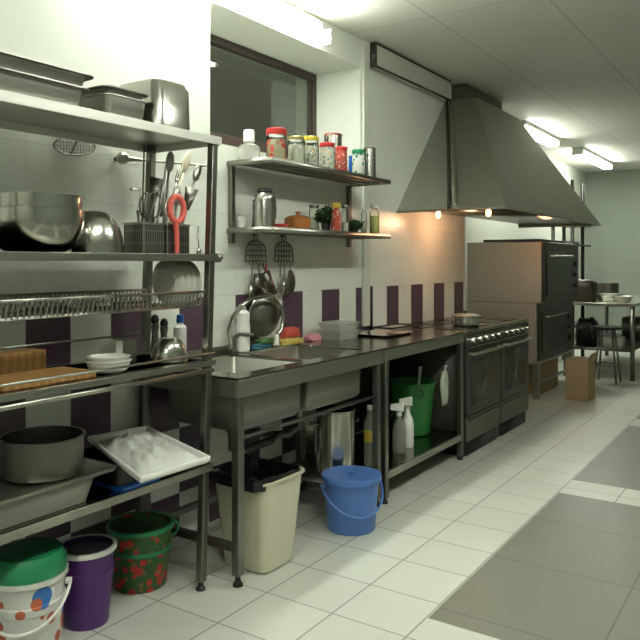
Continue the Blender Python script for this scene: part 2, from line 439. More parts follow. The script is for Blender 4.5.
MB().tube([(cx+.004, cyy-.045, HB+.01), (cx+.1, cyy+.0, HB+.15), (tl, YB-.05, HT-.01)], .020, 10).build('fold_roll', M['hoodwarm'], hd)
b = MB(); q = [(x0, yf, HB), (tl+.03, tf, HT), (tr, tf, HT), (x1, yf, HB)]; b.hexa(q, thick(q, .004)); b.build('front_sheet', M['hood'], hd, smooth=False)
b = MB(); q = [(x1, yf, HB), (tr, tf, HT), (tr, YB, HT), (x1, YB, HB)]; b.hexa(q, thick(q, .004)); b.build('right_flank', M['hood'], hd, smooth=False)
b = MB(); b.box(tl+.12, tr-.1, tf+.13, YB, HT, CEIL-.0015); b.build('neck', M['steeld'], hd, bev=.004)  # darker metal used so the colour carries the shading under the ceiling
b = MB(); b.box(x0-.006, x0+.012, yf, YB, HB-.014, HB-.001); b.box(x0+.013, x1, yf-.006, yf+.012, HB-.014, HB-.001); b.box(x1-.012, x1+.006, yf+.013, YB, HB-.014, HB-.001)
b.build('lower_rim', M['steel'], hd)
b = MB(); b.box(x0+.09, x1-.06, yf+.06, YB-.05, HB+.02, HB+.03); b.build('grease_filter', M['enamel'], hd)
for (px, yy) in ((437, 2.25), (485, 1.86)):
    xx = 4.985
    sck = MB().cyl((xx, yy, HB+.0195), (xx, yy, HB-.005), .016, seg=12).build('bulb_socket', M['steeld'], hd)
    MB().lathe([(.001, -.06), (.014, -.055), (.019, -.04), (.018, -.02), (.012, -.006), (.001, -.0055)], (xx, yy, HB), 16).build('heat_bulb', M['bulb'], sck)
def lamp(name, kind, loc, power, col, size=.05, rot=None, sy=None):
    d = bpy.data.lights.new(name, kind); d.energy = power; d.color = col
    if kind == 'AREA':
        d.size = size
        if sy: d.shape = 'RECTANGLE'; d.size_y = sy
    else: d.shadow_soft_size = size
    o = bpy.data.objects.new(name, d); C.objects.link(o); o.location = loc
    if rot: o.rotation_euler = rot
    return o
lamp('hood_bulb_light', 'POINT', (5.45, 2.2, 1.68), 3.2, (1, .52, .28), .05)
lamp('hood_bulb_glow', 'POINT', (6.9, 2.0, 1.72), .5, (1, .45, .18), .05)

# ================================================================== SINK UNIT
su = thing('sink_unit', 'stainless steel double sink table on square legs by the striped wall', 'sink', (2.93, 2.2, 0))
SX0, SX1, SY0, SY1, ZT = 2.285, 3.535, 1.92, 2.545, .872
BAS = ((2.385, 2.865), (2.915, 3.435)); BY0, BY1 = 2.0, 2.44
t = MB(); t.box(SX0, SX1, SY0, BY0, .862, ZT); t.box(SX0, SX1, BY1, SY1, .862, ZT); t.box(SX0, BAS[0][0], BY0, BY1, .862, ZT)
t.box(BAS[0][1], BAS[1][0], BY0, BY1, .862, ZT); t.box(BAS[1][1], SX1, BY0, BY1, .862, ZT)
t.build('sink_top', M['counter'], su, smooth=False)
a = MB(); a.box(SX0, SX1, SY0, SY0+.012, .79, .8615); a.box(SX0, SX0+.012, SY0+.0125, SY1, .79, .8615); a.box(SX1-.012, SX1, SY0+.0125, SY1, .79, .8615); a.build('apron', M['steelh'], su, bev=.002)
a = MB(); a.box(SX0, SX1, SY1-.012, SY1, ZT, ZT+.035); a.build('back_lip', M['steel'], su, bev=.002)
for (bx0, bx1) in BAS:
    b = MB(); zb = .615; w_ = .004
    b.rrect([(bx0, bx1, BY0, BY1, .862, .02), (bx0+.004, bx1-.004, BY0+.004, BY1-.004, zb+.02, .03), (bx0+.02, bx1-.02, BY0+.02, BY1-.02, zb, .03)])
    b.b.faces.ensure_lookup_table()
    bmesh.ops.delete(b.b, geom=[f for f in b.b.faces if all(abs(v.co.z-.862) < 1e-4 for v in f.verts)], context='FACES_ONLY')
    bb = b.build('basin', M['basin'], su)
    so = bb.modifiers.new('Solid', 'SOLIDIFY'); so.thickness = .003
    dr = MB().cyl(((bx0+bx1)/2, 2.24, zb-.001), ((bx0+bx1)/2, 2.24, zb-.07), .03, seg=16).build('drain', M['steeld'], su)
a = MB(); a.tube([(2.625, 2.24, .545), (2.625, 2.24, .47), (2.72, 2.26, .43), (3.0, 2.3, .42), (3.1, 2.35, .42)], .022, 10); a.tube([(3.175, 2.24, .545), (3.175, 2.24, .47), (3.16, 2.3, .42), (3.1, 2.37, .42), (3.1, 2.47, .42), (3.1, 2.549, .42)], .022, 10)
a.build('waste_pipe', M['steeld'], su)
for lx, ly in ((2.322, 1.952), (3.508, 1.952), (2.322, 2.505), (3.508, 2.47)):
    lg = MB().box(lx-.019, lx+.019, ly-.019, ly+.019, .045, .861).build('leg', M['post'], su, bev=.003)
    MB().lathe([(.001, 0), (.022, .001), (.022, .008), (.013, .02), (.011, .026), (.011, .044), (.001, .0445)], (lx, ly, .0005), 16).build('foot', M['rubber'], lg)
a = MB(); a.box(2.306, 2.338, 1.972, 2.485, .14, .172); a.box(3.492, 3.524, 1.972, 2.45, .14, .172); a.box(2.342, 3.488, 2.46, 2.49, .14, .172); a.build('stretcher', M['post'], su, bev=.003)
a = MB(); a.box(2.342, 3.488, 1.955, 1.975, .60, .612); a.build('basin_rail', M['steeld'], su, bev=.002)
MB().box(3.2, 3.49, 2.03, 2.458, .1725, .181).build('lower_shelf', M['steeld'], su)

# ================================================================== WORK TABLE WITH OPEN SHELF
wt = thing('work_table', 'stainless work table with open lower shelf between sink and range', 'table', (4.1, 2.2, 0))
TX0, TX1, TY0, TY1 = 3.542, 4.672, 1.915, 2.545
b = MB(); b.box(TX0, TX1, TY0, TY1, .862, ZT); b.build('table_top', M['counter'], wt, smooth=False)
b = MB(); b.box(TX0, TX1, TY0, TY0+.012, .80, .8615); b.box(TX1-.012, TX1, TY0+.0125, TY1, .80, .8615); b.box(TX0, TX0+.012, TY0+.0125, TY1, .80, .8615); b.build('apron', M['steelh'], wt, bev=.002)
b = MB(); b.box(TX0+.012, TX1-.012, TY0+.02, TY1-.03, .168, .176); b.build('shelf', M['counter'], wt, smooth=False)
b = MB(); b.box(TX0+.047, TX1-.047, TY0+.004, TY0+.0195, .135, .178); b.build('shelf_lip', M['steel'], wt, bev=.002)
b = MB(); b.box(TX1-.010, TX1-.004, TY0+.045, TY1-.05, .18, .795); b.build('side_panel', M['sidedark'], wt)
b = MB(); b.box(TX0+.05, TX1-.05, TY1-.012, TY1-.004, .18, .795); b.build('rear_panel', M['steeld'], wt)
for lx, ly in ((TX0+.025, TY0+.02), (TX1-.025, TY0+.02), (TX0+.025, TY1-.045), (TX1-.025, TY1-.045)):
    lg = MB().box(lx-.018, lx+.018, ly-.018, ly+.018, .03, .861).build('leg', M['post'], wt, bev=.003)
    MB().lathe([(.001, 0), (.02, .001), (.02, .008), (.012, .018), (.012, .029), (.001, .0295)], (lx, ly, .0005), 14).build('foot', M['rubber'], lg)

# ================================================================== COOKING RANGES
def make_range(x0, label):
    W = .69; x1 = x0+W; y0, y1 = 1.915, 2.54
    r = thing('cooking_range', label, 'range', (x0+W/2, 2.2, 0), group='cooking ranges under the hood')
    MB().box(x0, x1, y0+.02, y1, .10, .845).build('body', M['enamel'], r, bev=.003)
    MB().box(x0, x1, y0-.005, y1, .846, .872).build('cooktop', M['counter'], r, bev=.004)
    b = MB(); 
    for cx in (.18, .51):
        for cy in (.16, .45): b.rrect([(x0+cx-.12, x0+cx+.12, y0+cy-.10, y0+cy+.10, .8725, .01), (x0+cx-.12, x0+cx+.12, y0+cy-.10, y0+cy+.10, .876, .01)])
    b.build('hot_plate', M['enamel'], r)
    cp = MB().box(x0+.002, x1-.002, y0-.004, y0+.0195, .765, .842).build('control_panel', M['enamel'], r, bev=.003)
    for k in range(5):
        kx = x0+.09+k*.128
        MB().cyl((kx, y0-.0045, .803), (kx, y0-.034, .803), .021, .018, seg=16).build('knob', M['steelx'], cp)
    MB().box(x0+.004, x1-.004, y0-.032, y0-.012, .757, .764).build('trim_strip', M['steelx'], r, bev=.002)
    d = MB(); d.box(x0+.012, x1-.012, y0-.006, y0+.0195, .285, .752); d = d.build('oven_door', M['ovenfront'], r, bev=.004)
    MB().box(x0+.09, x1-.09, y0-.0085, y0-.0065, .35, .66).build('door_glass', M['enamel'], d)
    h = MB(); h.tube([(x0+.06, y0-.0065, .712), (x0+.06, y0-.045, .712), (x1-.06, y0-.045, .712), (x1-.06, y0-.0065, .712)], .011, 8); h.build('handle', M['steel'], d)
    dr = MB().box(x0+.012, x1-.012, y0-.004, y0+.0195, .105, .278).build('drawer', M['steeld'], r, bev=.004)
    MB().box(x0+.05, x1-.05, y0-.016, y0-.0045, .245, .258).build('drawer_pull', M['steeld'], dr, bev=.002)
    MB().box(x0+.045, x1-.045, y0+.012, y1-.05, .004, .0995).build('plinth', M['black'], r)
    for fx in (x0+.025, x1-.025):
        for fy in (y0+.035, y1-.03): MB().box(fx-.018, fx+.018, fy-.012, fy+.012, .0005, .0995).build('leg', M['post'], r)
    for sx in (x0+.003, x1-.003): pass
    return r
make_range(4.69, 'dark steel range beside the work table, with a small pot on it')
make_range(5.385, 'dark steel range nearest the oven tower, second from the work table')

# ================================================================== DECK OVENS ON THEIR STAND
st = thing('oven_stand', 'grey steel stand under the stacked deck ovens', 'stand', (7.75, 2.5, 0))
OX0, OX1, OY0, OY1 = 7.10, 8.43, 2.14, 2.88
for lx in (OX0+.03, OX1-.03):
    for ly in (OY0+.03, OY1-.03): MB().box(lx-.03, lx+.03, ly-.03, ly+.03, .0005, .335).build('leg', M['steelh'], st, bev=.003)
b = MB(); b.box(OX0, OX1, OY0, OY0+.04, .336, .366); b.box(OX0, OX1, OY1-.04, OY1, .336, .366); b.box(OX0, OX0+.04, OY0+.041, OY1-.041, .336, .366); b.box(OX1-.04, OX1, OY0+.041, OY1-.041, .336, .366); b.build('top_frame', M['steelh'], st)
b = MB(); b.box(OX0+.062, OX1-.062, OY0+.018, OY0+.04, .135, .16); b.build('stretcher', M['steelh'], st)
def deck_oven(x0, x1, y0, y1, z0, z1, label):
    r = thing('deck_oven', label, 'oven', ((x0+x1)/2, (y0+y1)/2, z0), group='deck ovens stacked beside the ranges')
    MB().box(x0, x1, y0+.02, y1, z0, z1).build('body', M['oven'], r, bev=.006)
    MB().box(x0+.03, x1, y0, y0+.0195, z0+.005, z1-.005).build('front_panel', M['ovenfront'], r, bev=.003)
    d = MB().box(x0+.10, x1-.34, y0-.014, y0-.0005, z0+.07, z1-.09).build('door', M['ovenfront'], r, bev=.004)
    MB().tube([(x0+.2, y0-.0145, z1-.14), (x0+.2, y0-.05, z1-.14), (x1-.44, y0-.05, z1-.14), (x1-.44, y0-.0145, z1-.14)], .010, 8).build('handle', M['steel'], d)
    for k in range(3): MB().cyl((x1-.2, y0-.0005, z0+.15+k*.12), (x1-.2, y0-.03, z0+.15+k*.12), .026, .022, seg=14).build('knob', M['black'], r)
    MB().box(x0-.004, x1, y0-.006, y0+.018, z0-.0, z0+.004).build('edge_trim', M['steel'], r)
    return r
deck_oven(7.10, 8.40, 2.14, 2.88, .367, .942, 'lower deck oven with dark front, resting on the grey stand')
deck_oven(7.10, 8.44, 2.09, 2.88, .944, 1.55, 'upper deck oven under the hood, on top of the other')
MB_ = MB().box(7.35, 8.3, 2.2, 2.8, 1.552, 1.585).build('baking_tray', M['enamel'], None, bev=.004)
tag(MB_, 'flat dark baking tray lying on top of the upper deck oven', 'tray')
def carton(x0, x1, y0, y1, z1, label, m='card'):
    r = thing('cardboard_box', label, 'box', ((x0+x1)/2, (y0+y1)/2, 0), group='cartons by the ovens')
    MB().box(x0, x1, y0, y1, .0006, z1).build('box_body', M[m], r, bev=.004)
    MB().box(x0+.002, x1-.002, (y0+y1)/2-.03, (y0+y1)/2+.03, z1+.0002, z1+.0012).build('packing_tape', M['cardpale'], r)
    f1 = MB(); f1.hexa([(x0, y0, z1), (x1, y0, z1), (x1, y0+.006, z1), (x0, y0+.006, z1)], [(x0, y0-.03, z1+.06), (x1, y0-.03, z1+.06), (x1, y0-.025, z1+.063), (x0, y0-.025, z1+.063)])
    return r, f1
r, f1 = carton(7.34, 7.98, 2.19, 2.34, .315, 'brown cardboard box on the floor under the oven stand'); f1.b.free()
r, f1 = carton(7.24, 7.52, 1.70, 1.92, .40, 'tall brown cardboard box on the floor in front of the oven stand', 'cardpale'); f1.build('flap', M['card'], r)

# ================================================================== WALL SHELVES OVER THE SINK
ws = thing('wall_shelf', 'two tier steel wall shelf on upright brackets beneath the window', 'shelf', (3.57, 2.53, 1.5))
for nm, z0 in (('upper_shelf', 1.862), ('lower_shelf', 1.505)):
    sh = MB().box(2.945, 4.205, 2.245, YW-.002, z0+.018, z0+.026).build(nm, M['steelh'], ws)
    l_ = MB(); l_.box(2.945, 4.205, 2.238, 2.2445, z0-.002, z0+.026); l_.box(2.937, 2.9445, 2.238, YW-.002, z0-.002, z0+.026); l_.box(4.2055, 4.212, 2.238, YW-.002, z0-.002, z0+.026); l_.build('shelf_lip', M['steel'], sh)
    g_ = MB()
    for k in range(3): g_.box(2.97, 4.18, 2.30+k*.075, 2.325+k*.075, z0, z0+.0175)
    g_.build('stiffener', M['steeld'], sh)
for ux in (2.962, 4.17):
    MB().box(ux-.014, ux+.014, YW-.03, YW-.0025, 1.45, 1.8615).build('upright', M['post'], ws, bev=.002)

def jar(px, y, zb, wpx, top, label, body, lid, cat='jar', group=None, lidh=.02, name='jar', fill=.82, glass=True, neck=.9):
    x = at(px, y); d = dist(x, y); r = wpx*d/CF/2; h = zat(px, top, y)-zb
    t = thing(name, label, cat, (x, y, zb), group=group)
    hb = h-lidh
    pr = [(r*.9, .001), (r, .006), (r, hb*.82), (r*neck, hb*.95), (r*neck, hb)]
    if glass:
        MB().lathe(pr, (x, y, zb), 24).build('jar_glass', M['glass'], t)
        MB().lathe([(r*.85, .004), (r*.93, .008), (r*.93, hb*fill*.95), (r*.85, hb*fill)], (x, y, zb), 24).build('contents', M[body], t)
    else:
        MB().lathe(pr, (x, y, zb), 24).build('container', M[body], t)
    MB().lathe([(r*.97, hb+.0005), (r*1.0, hb+.003), (r*1.0, h-.003), (r*.93, h), (.001, h)], (x, y, zb), 24).build('lid', M[lid], t)
    return t
ZU = 1.8885; ZL = 1.5315
G1 = 'jars on the upper wall shelf'
# clear jug with white cap
x = at(249, 2.47); jg = thing('plastic_bottle', 'squat clear plastic bottle with tall white cap, left end of upper shelf', 'bottle', (x, 2.47, ZU))
MB().lathe([(.055, .001), (.06, .008), (.06, .065), (.052, .085), (.026, .098), (.024, .105)], (x, 2.47, ZU), 24).build('bottle_body', M['greymilk2'], jg)
MB().lathe([(.027, .1055), (.03, .108), (.03, .165), (.026, .172), (.001, .172)], (x, 2.47, ZU), 20).build('cap', M['white'], jg)
jar(276.5, 2.36, ZU, 21, 129, 'wide glass jar with bright red lid and red and white contents', 'spice', 'red', group=G1, lidh=.035)
jar(296, 2.36, ZU, 17, 137, 'glass jar with dull gold lid, beside the wide red lidded jar', 'flour', 'gold', group=G1, lidh=.02)
jar(311, 2.36, ZU, 16, 137, 'glass jar with bright yellow lid and pale contents', 'label', 'yellow', group=G1, lidh=.026)
jar(327, 2.34, ZU, 15, 143, 'white labelled jar with red lid right of the yellow lidded one', 'label', 'red', group=G1, lidh=.028, glass=False)
jar(333, 2.47, ZU, 18, 134, 'tall tin with red rim behind the red lidded jars', 'steelx', 'labelr', 'tin', G1, .014, 'storage_tin', glass=False, neck=1)
jar(341.5, 2.34, ZU, 12, 147, 'narrow red labelled jar with red lid', 'labelr', 'red', group=G1, glass=False, lidh=.024)
jar(351, 2.40, ZU, 5, 156, 'thin dark blue vial between the red jar and the green one', 'bluedk', 'bluedk', 'vial', None, .012, 'vial', glass=False)
jar(358.5, 2.33, ZU, 13, 150, 'white and green jar with green lid', 'labelg', 'greenlid', group=G1, glass=False, lidh=.024)
jar(369.5, 2.33, ZU, 12.5, 148, 'plain shiny steel canister at the right end of the upper shelf', 'steelx', 'steeld', 'canister', None, .008, 'steel_canister', glass=False, neck=1)
# lower tier
x = at(242, 2.49); cp = thing('drinking_glass', 'small frosted drinking glass at the left end of the lower shelf', 'glass', (x, 2.49, ZL))
MB().lathe([(.022, .001), (.027, .06), (.029, .062), (.025, .062), (.02, .006), (.001, .005)], (x, 2.49, ZL), 20).build('tumbler', M['milk'], cp)
y = 2.36; x = at(265, y); fl = thing('vacuum_flask', 'tall polished steel vacuum flask on the lower shelf', 'flask', (x, y, ZL))
MB().lathe([(.05, .001), (.054, .006), (.054, .15), (.05, .175), (.04, .186), (.038, .188)], (x, y, ZL), 32).build('flask_body', M['steelx'], fl)
MB().lathe([(.040, .1885), (.042, .192), (.038, .205), (.02, .211), (.001, .2115)], (x, y, ZL), 24).build('stopper', M['black'], fl)
hn = MB(); hn.tube([(x+.05, y, ZL+.16), (x+.085, y, ZL+.155), (x+.09, y, ZL+.10), (x+.085, y, ZL+.05), (x+.052, y, ZL+.04)], .007, 8); hn.build('handle', M['black'], fl)
y = 2.44; x = at(256, y); b = thing('spice_mill', 'slim dark grey mill standing left of the steel flask', 'mill', (x, y, ZL))
MB().lathe([(.02, .001), (.022, .02), (.017, .08), (.02, .13), (.001, .135)], (x, y, ZL), 18).build('mill_body', M['steeld'], b)
MB().lathe([(.014, .1355), (.018, .145), (.012, .16), (.001, .162)], (x, y, ZL), 18).build('knob', M['black'], b)
y = 2.32; x = at(281, y); b = MB(); b.lathe([(.025, 0), (.042, .018), (.044, .022), (.040, .022), (.024, .005), (.001, .005)], (x, y, ZL+.0005), 24)
tag(b.build('small_bowl', M['red']), 'small red bowl in front of the orange brown pot', 'bowl')
y = 2.37; x = at(297.5, y); cr = thing('casserole_pot', 'round orange brown lidded pot on the lower shelf', 'pot', (x, y, ZL))
MB().lathe([(.058, .001), (.072, .012), (.077, .038), (.074, .06)], (x, y, ZL), 32).build('pot_body', M['copper'], cr)
MB().lathe([(.076, .0605), (.076, .065), (.055, .077), (.02, .085), (.001, .086)], (x, y, ZL), 32).build('lid', M['copper'], cr)
MB().lathe([(.006, .0865), (.012, .095), (.012, .103), (.001, .105)], (x, y, ZL), 14).build('lid_knob', M['copper'], cr)
jar(314, 2.45, ZL, 10, 205, 'small glass jar between the orange pot and the green herb', 'flour', 'steeld', group='jars on the lower wall shelf', fill=.6)
def herb(px, y, zb, potr, poth, spread, hgt, n, label, seed):
    x = at(px, y); t = thing('potted_herb', label, 'plant', (x, y, zb)); rnd = random.Random(seed)
    MB().lathe([(potr*.75, .001), (potr, poth), (potr*1.06, poth+.002), (potr*.9, poth+.002), (potr*.85, poth-.01), (.001, poth-.01)], (x, y, zb), 20).build('plant_pot', M['terracotta'], t)
    b = MB()
    for i in range(n):
        a = rnd.uniform(0, 2*PI); rr = spread*math.sqrt(rnd.random()); h = hgt*(1-.5*(rr/spread)**2)*rnd.uniform(.45, 1)
        p0 = V((x+math.cos(a)*rr*.3, y+math.sin(a)*rr*.3, zb+poth-.008)); p1 = V((x+math.cos(a)*rr, y+math.sin(a)*rr, zb+poth+h))
        b.tube([p0, (p0+p1)/2+V((0, 0, .012)), p1], [.0011, .001, .0006], 4)
        for k in range(4):
            c = p0.lerp(p1, rnd.uniform(.4, 1.05)); u = V((rnd.uniform(-1, 1), rnd.uniform(-1, 1), rnd.uniform(-.3, .9))).normalized()*rnd.uniform(.016, .028)
            wv = u.orthogonal().normalized()*.0075
            b.face([c, c+u*.5+wv, c+u, c+u*.5-wv])
    b.build('foliage', M['leaf'], t, smooth=False)
    return t
herb(326, 2.37, ZL, .030, .045, .062, .115, 230, 'bushy green herb in a dark pot on the lower shelf', 3)
herb(354, 2.38, ZL, .03, .025, .062, .07, 170, 'low dark green leafy bunch right of the red labelled bottle', 5)
jar(336, 2.30, ZL, 10, 203, 'white bottle with red label in front of the herb pot', 'labelr', 'yellow', 'bottle', None, .03, 'sauce_bottle', glass=False, neck=.5)
jar(345, 2.31, ZL, 7, 205, 'thin clear bottle between red labelled bottle and low leafy bunch', 'flour', 'steeld', 'bottle', None, .02, 'slim_bottle', fill=.4, neck=.5)
jar(364, 2.44, ZL, 6, 208, 'narrow glass vial left of the yellow oil bottle', 'flour', 'offw', 'vial', None, .012, 'glass_vial', fill=.3, neck=.6)
jar(374.5, 2.34, ZL, 9.5, 205, 'bottle of yellow oil at the right end of the lower shelf', 'oil', 'offw', 'bottle', None, .02, 'oil_bottle', fill=.7, neck=.45)

# ================================================================== HANGING UTENSIL RACKS
def hanger(px, label):
    y = YW-.02; x = at(px, y); z = 1.355; W = .085
    t = thing('utensil_hanger', label, 'utensil rack', (x, YW-.004, z), group='wire utensil hangers over the sink')
    b = MB(); r = .0038
    b.tube([(x+W*math.cos(a), y, z+.06+.055*math.sin(a)) for a in [PI*i/16 for i in range(17)]], r, 6)
    b.tube([(x-W, y, z+.06), (x-W-.008, y, z), (x+W+.008, y, z), (x+W, y, z+.06)], r, 6)
    b.tube([(x-W, y, z+.06), (x+W, y, z+.06)], r, 6); b.tube([(x-W*.9, y, z+.03), (x+W*.9, y, z+.03)], r, 6); b.tube([(x-W*.75, y, z+.09), (x+W*.75, y, z+.09)], r, 6)
    for k in range(-2, 3): b.tube([(x+k*.026, y, z), (x+k*.026, y, z+.06+.055*math.sqrt(max(0, 1-(k*.026/W)**2)))], r*.8, 6)
    b.build('wire_frame', M['steeld'], t)
    b = MB(); b.tube(arc((x, y, z+.135), .018, 0, 2*PI, 16, (1, 0, 0), (0, 0, 1))[:-1], .003, 6, True); b.build('hanging_ring', M['steeld'], t)
    b = MB()
    for k in (-2, -1, 0, 1, 2): b.tube([(x+k*.032, y-.002, z), (x+k*.032, y-.006, z-.018), (x+k*.032, y-.02, z-.022), (x+k*.032, y-.026, z-.008)], .0022, 6)
    b.build('hook_row', M['steeld'], t)
    MB().box(x-.008, x+.008, y+.003, YW-.0005, z+.14, z+.16).build('wall_plate', M['steeld'], t)
    return x, z
def hang(name, label, x, z, L, head, m='steel', tilt=0, cat='utensil'):
    """a utensil hanging from the hook at x, z"""
    y = YW-.042
    t = thing(name, label, cat, (x, y, z), (0, tilt, 0))
    MB().tube([(0, 0, 0.0), (0, 0, -L*.5), (0, 0, -L)], [.005, .0045, .004], 8).build('handle', M[m if head not in ('red',) else 'red'], t, world=False)
    b = MB(); c = -L
    if head == 'oval': b.blob((0, 0, c-.07), (.052, .012, .072), 1, .02, flat=False, e=1)
    if head == 'grater': b.box(-.036, .036, -.006, .006, c-.12, c)
    if head == 'brush': b.box(-.025, .025, -.012, .012, c-.15, c)
    if head == 'spat': b.hexa([(-.012, -.002, c), (.012, -.002, c), (.012, .002, c), (-.012, .002, c)], [(-.03, -.002, c-.10), (.03, -.002, c-.10), (.03, .002, c-.10), (-.03, .002, c-.10)])
    if head == 'ladle': b.lathe([(.006, 0), (.025, .006), (.036, .025), (.037, .03), (.033, .028), (.02, .01), (.001, .006)], (0, -.01, c-.03), 20)
    if head == 'whisk':
        for k in range(4):
            a = PI*k/4; b.tube([(math.cos(a)*.022*math.sin(u), math.sin(a)*.016*math.sin(u), c-.06+.06*math.cos(u)) for u in [2*PI*i/18 for i in range(18)]], .0012, 5, True)
    if head == 'red': b.box(-.007, .007, -.003, .003, c-.08, c)
    b.build('head', M['steeld' if head in ('grater', 'brush', 'oval') else 'steel'], t, world=False)
    return t
xa, za = hanger(256, 'wire dome utensil hanger above the tap, left of the pair')
xb, zb_ = hanger(284, 'wire dome utensil hanger with the oval skimmer, right of the pair')
hz = za-.018
hang('spatula', 'thin steel spatula hanging at the far left hook', xa-.064, hz, .10, 'spat')
hang('grater', 'flat dark grater hanging from the left hanger', xa-.002, hz, .05, 'grater', 'steeld', 0)
hang('scrub_brush', 'dark ridged brush hanging slanted from the left hanger', xa+.034, hz, .05, 'brush', 'black', -.5)
hang('paring_knife', 'red handled knife hanging from the left hanger', xa+.064, hz, .075, 'red')
hang('whisk', 'small steel whisk on the right hanger', xb-.064, hz, .06, 'whisk')
hang('serving_spatula', 'steel spatula hanging between whisk and oval skimmer', xb-.026, hz, .08, 'spat')
hang('skimmer', 'oval steel skimmer hanging from the right hanger', xb+.032, hz, .035, 'oval')

# ================================================================== THINGS ON THE SINK BACK EDGE
ZS = ZT+.0005
fx, fy = at(233, 2.48), 2.48
fc = thing('faucet', 'sink tap with tall curved spray hose at the left basin', 'faucet', (fx, fy, ZS))
MB().lathe([(.001, 0), (.026, .0005), (.026, .01), (.017, .016), (.016, .07), (.001, .072)], (fx, fy, ZS), 18).build('tap_base', M['steeld'], fc)
MB().tube([(fx, fy, ZS+.073), (fx+.02, fy-.03, ZS+.10), (fx+.05, fy-.10, ZS+.095)], [.012, .012, .010], 10).build('spout', M['steeld'], fc)
MB().tube([(fx+.017, fy, ZS+.05), (fx+.06, fy-.01, ZS+.09)], [.007, .006], 8).build('lever', M['steeld'], fc)
hp = [(fx-.018, fy, ZS+.03)]
pts_px = [(229, 330), (233, 317), (241, 306), (250, 300), (260, 296.5), (270, 296), (276, 300), (281, 308), (283.5, 318), (282, 329), (277, 335)]
for i, (px, py) in enumerate(pts_px):
    yh = max(2.385, 2.455-.035*i); hp.append((at(px, yh), yh, zat(px, py, yh)))
MB().tube(hp, .012, 10).build('spray_hose', M['steelx'], fc)
hx = hp[-1]; MB().cyl(hx, (hx[0]-.02, hx[1]-.01, hx[2]-.055), .012, .017, 12).build('spray_head', M['offw'], fc)
x, y = at(243, 2.41+.045), 2.41+.045
db = thing('dispenser_bottle', 'tall white plastic bottle standing behind the left basin', 'bottle', (x, y, ZS))
MB().lathe([(.03, .001), (.037, .008), (.037, .14), (.033, .165), (.036, .185), (.034, .21), (.018, .224)], (x, y, ZS), 28).build('bottle_body', M['white'], db)
MB().lathe([(.014, .2245), (.017, .228), (.017, .24), (.001, .245)], (x, y, ZS), 16).build('cap', M['white'], db)
x, y = at(271, 2.50), 2.50
sv = thing('strainer', 'round steel strainer leaning on the wall behind the sink', 'strainer', (at(268, 2.44), 2.462, ZS+.185), (math.radians(-82), 0, math.radians(-8)))
sv.scale = (1.25, 1.25, 1.25)
MB().lathe([(.001, -.035), (.045, -.03), (.075, -.015), (.09, .0), (.094, .001), (.09, .003), (.072, -.011), (.043, -.026), (.001, -.031)], (0, 0, 0), 32).build('strainer_bowl', M['steeld'], sv, world=False)
MB().tube([(.096*math.cos(2*PI*i/32), .096*math.sin(2*PI*i/32), 0) for i in range(32)], .004, 8, True).build('rim', M['steelx'], sv, world=False)
MB().tube([(0, -.098, 0), (0, -.112, .02), (0, -.116, .062)], .005, 8).build('hanging_hook', M['steelx'], sv, world=False)
def cloth(px, y, sx, sy, sz, m, label, seed, z=ZS, name='cloth'):
    x = at(px, y); o = MB(); o.blob((x, y, z), (sx, sy, sz), seed, .28, 2.2, True, 24, .65)
    tag(o.build(name, M[m]), label, 'cloth', 'cleaning cloths behind the sink')
cloth(261, 2.478, .062, .036, .03, 'bluec', 'teal blue cloth lying leftmost in the row behind the sink', 1)
cloth(265, 2.478, .06, .034, .024, 'greenc', 'green cloth folded on top of the teal blue one', 2, ZS+.0305)
cloth(290, 2.478, .11, .036, .04, 'yelc', 'yellow sponge cloth in the middle of the row behind the sink', 3)
cloth(290, 2.485, .085, .03, .055, 'redc', 'red cloth heaped on the yellow one', 4, ZS+.0405)
cloth(313, 2.478, .06, .036, .04, 'pinkc', 'pink cloth at the right end of the row behind the sink', 6)
def tub(x0, x1, y0, y1, z0, z1, m, label, name='food_tub', lid=None, taper=.012, group=None):
    t = thing(name, label, 'tub', ((x0+x1)/2, (y0+y1)/2, z0), group=group)
    b = MB(); k = taper; w_ = .004
    b.rrect([(x0+k, x1-k, y0+k, y1-k, z0+.0005, .02), (x0, x1, y0, y1, z1, .02), (x0-.008, x1+.008, y0-.008, y1+.008, z1, .02), (x0-.008, x1+.008, y0-.008, y1+.008, z1+.004, .02), (x0+w_, x1-w_, y0+w_, y1-w_, z1+.004, .02), (x0+k+w_, x1-k-w_, y0+k+w_, y1-k-w_, z0+.005, .02)])
    b.build('tub_body', M[m], t)
    if lid: MB().rrect([(x0-.01, x1+.01, y0-.01, y1+.01, z1+.0045, .02), (x0-.01, x1+.01, y0-.01, y1+.01, z1+.016, .02)]).build('lid', M[lid], t)
    return t
tub(3.70, 3.93, 2.30, 2.48, ZS, ZS+.05, 'greymilk2', 'clear plastic tub standing on the work table beside the sink', group='clear tubs')
tub(3.70, 3.93, 2.30, 2.48, ZS+.0555, ZS+.10, 'greymilk2', 'shallow clear plastic tub stacked on the other one', group='clear tubs')
o = MB(); o.rrect([(4.02, 4.36, 2.16, 2.42, ZS, .03), (4.0, 4.38, 2.14, 2.44, ZS+.014, .03), (4.01, 4.37, 2.15, 2.43, ZS+.014, .03), (4.03, 4.35, 2.17, 2.41, ZS+.004, .03)])
tag(o.build('shallow_tray', M['steelx']), 'shallow shiny steel tray flat on the work table beside clear tubs', 'tray')
bd = thing('cutting_board', 'white cutting board with dark rim standing against the wall above the work table', 'cutting board', (4.56, 2.53, ZS))
a_ = .06
def lean(p): return (p[0], p[1]-.0+(.30-p[2]+ZT)*-.0, p[2])
MB().box(4.475, 4.69, YW-.026, YW-.016, ZS+.016, ZS+.30).build('board', M['white'], bd, bev=.003)
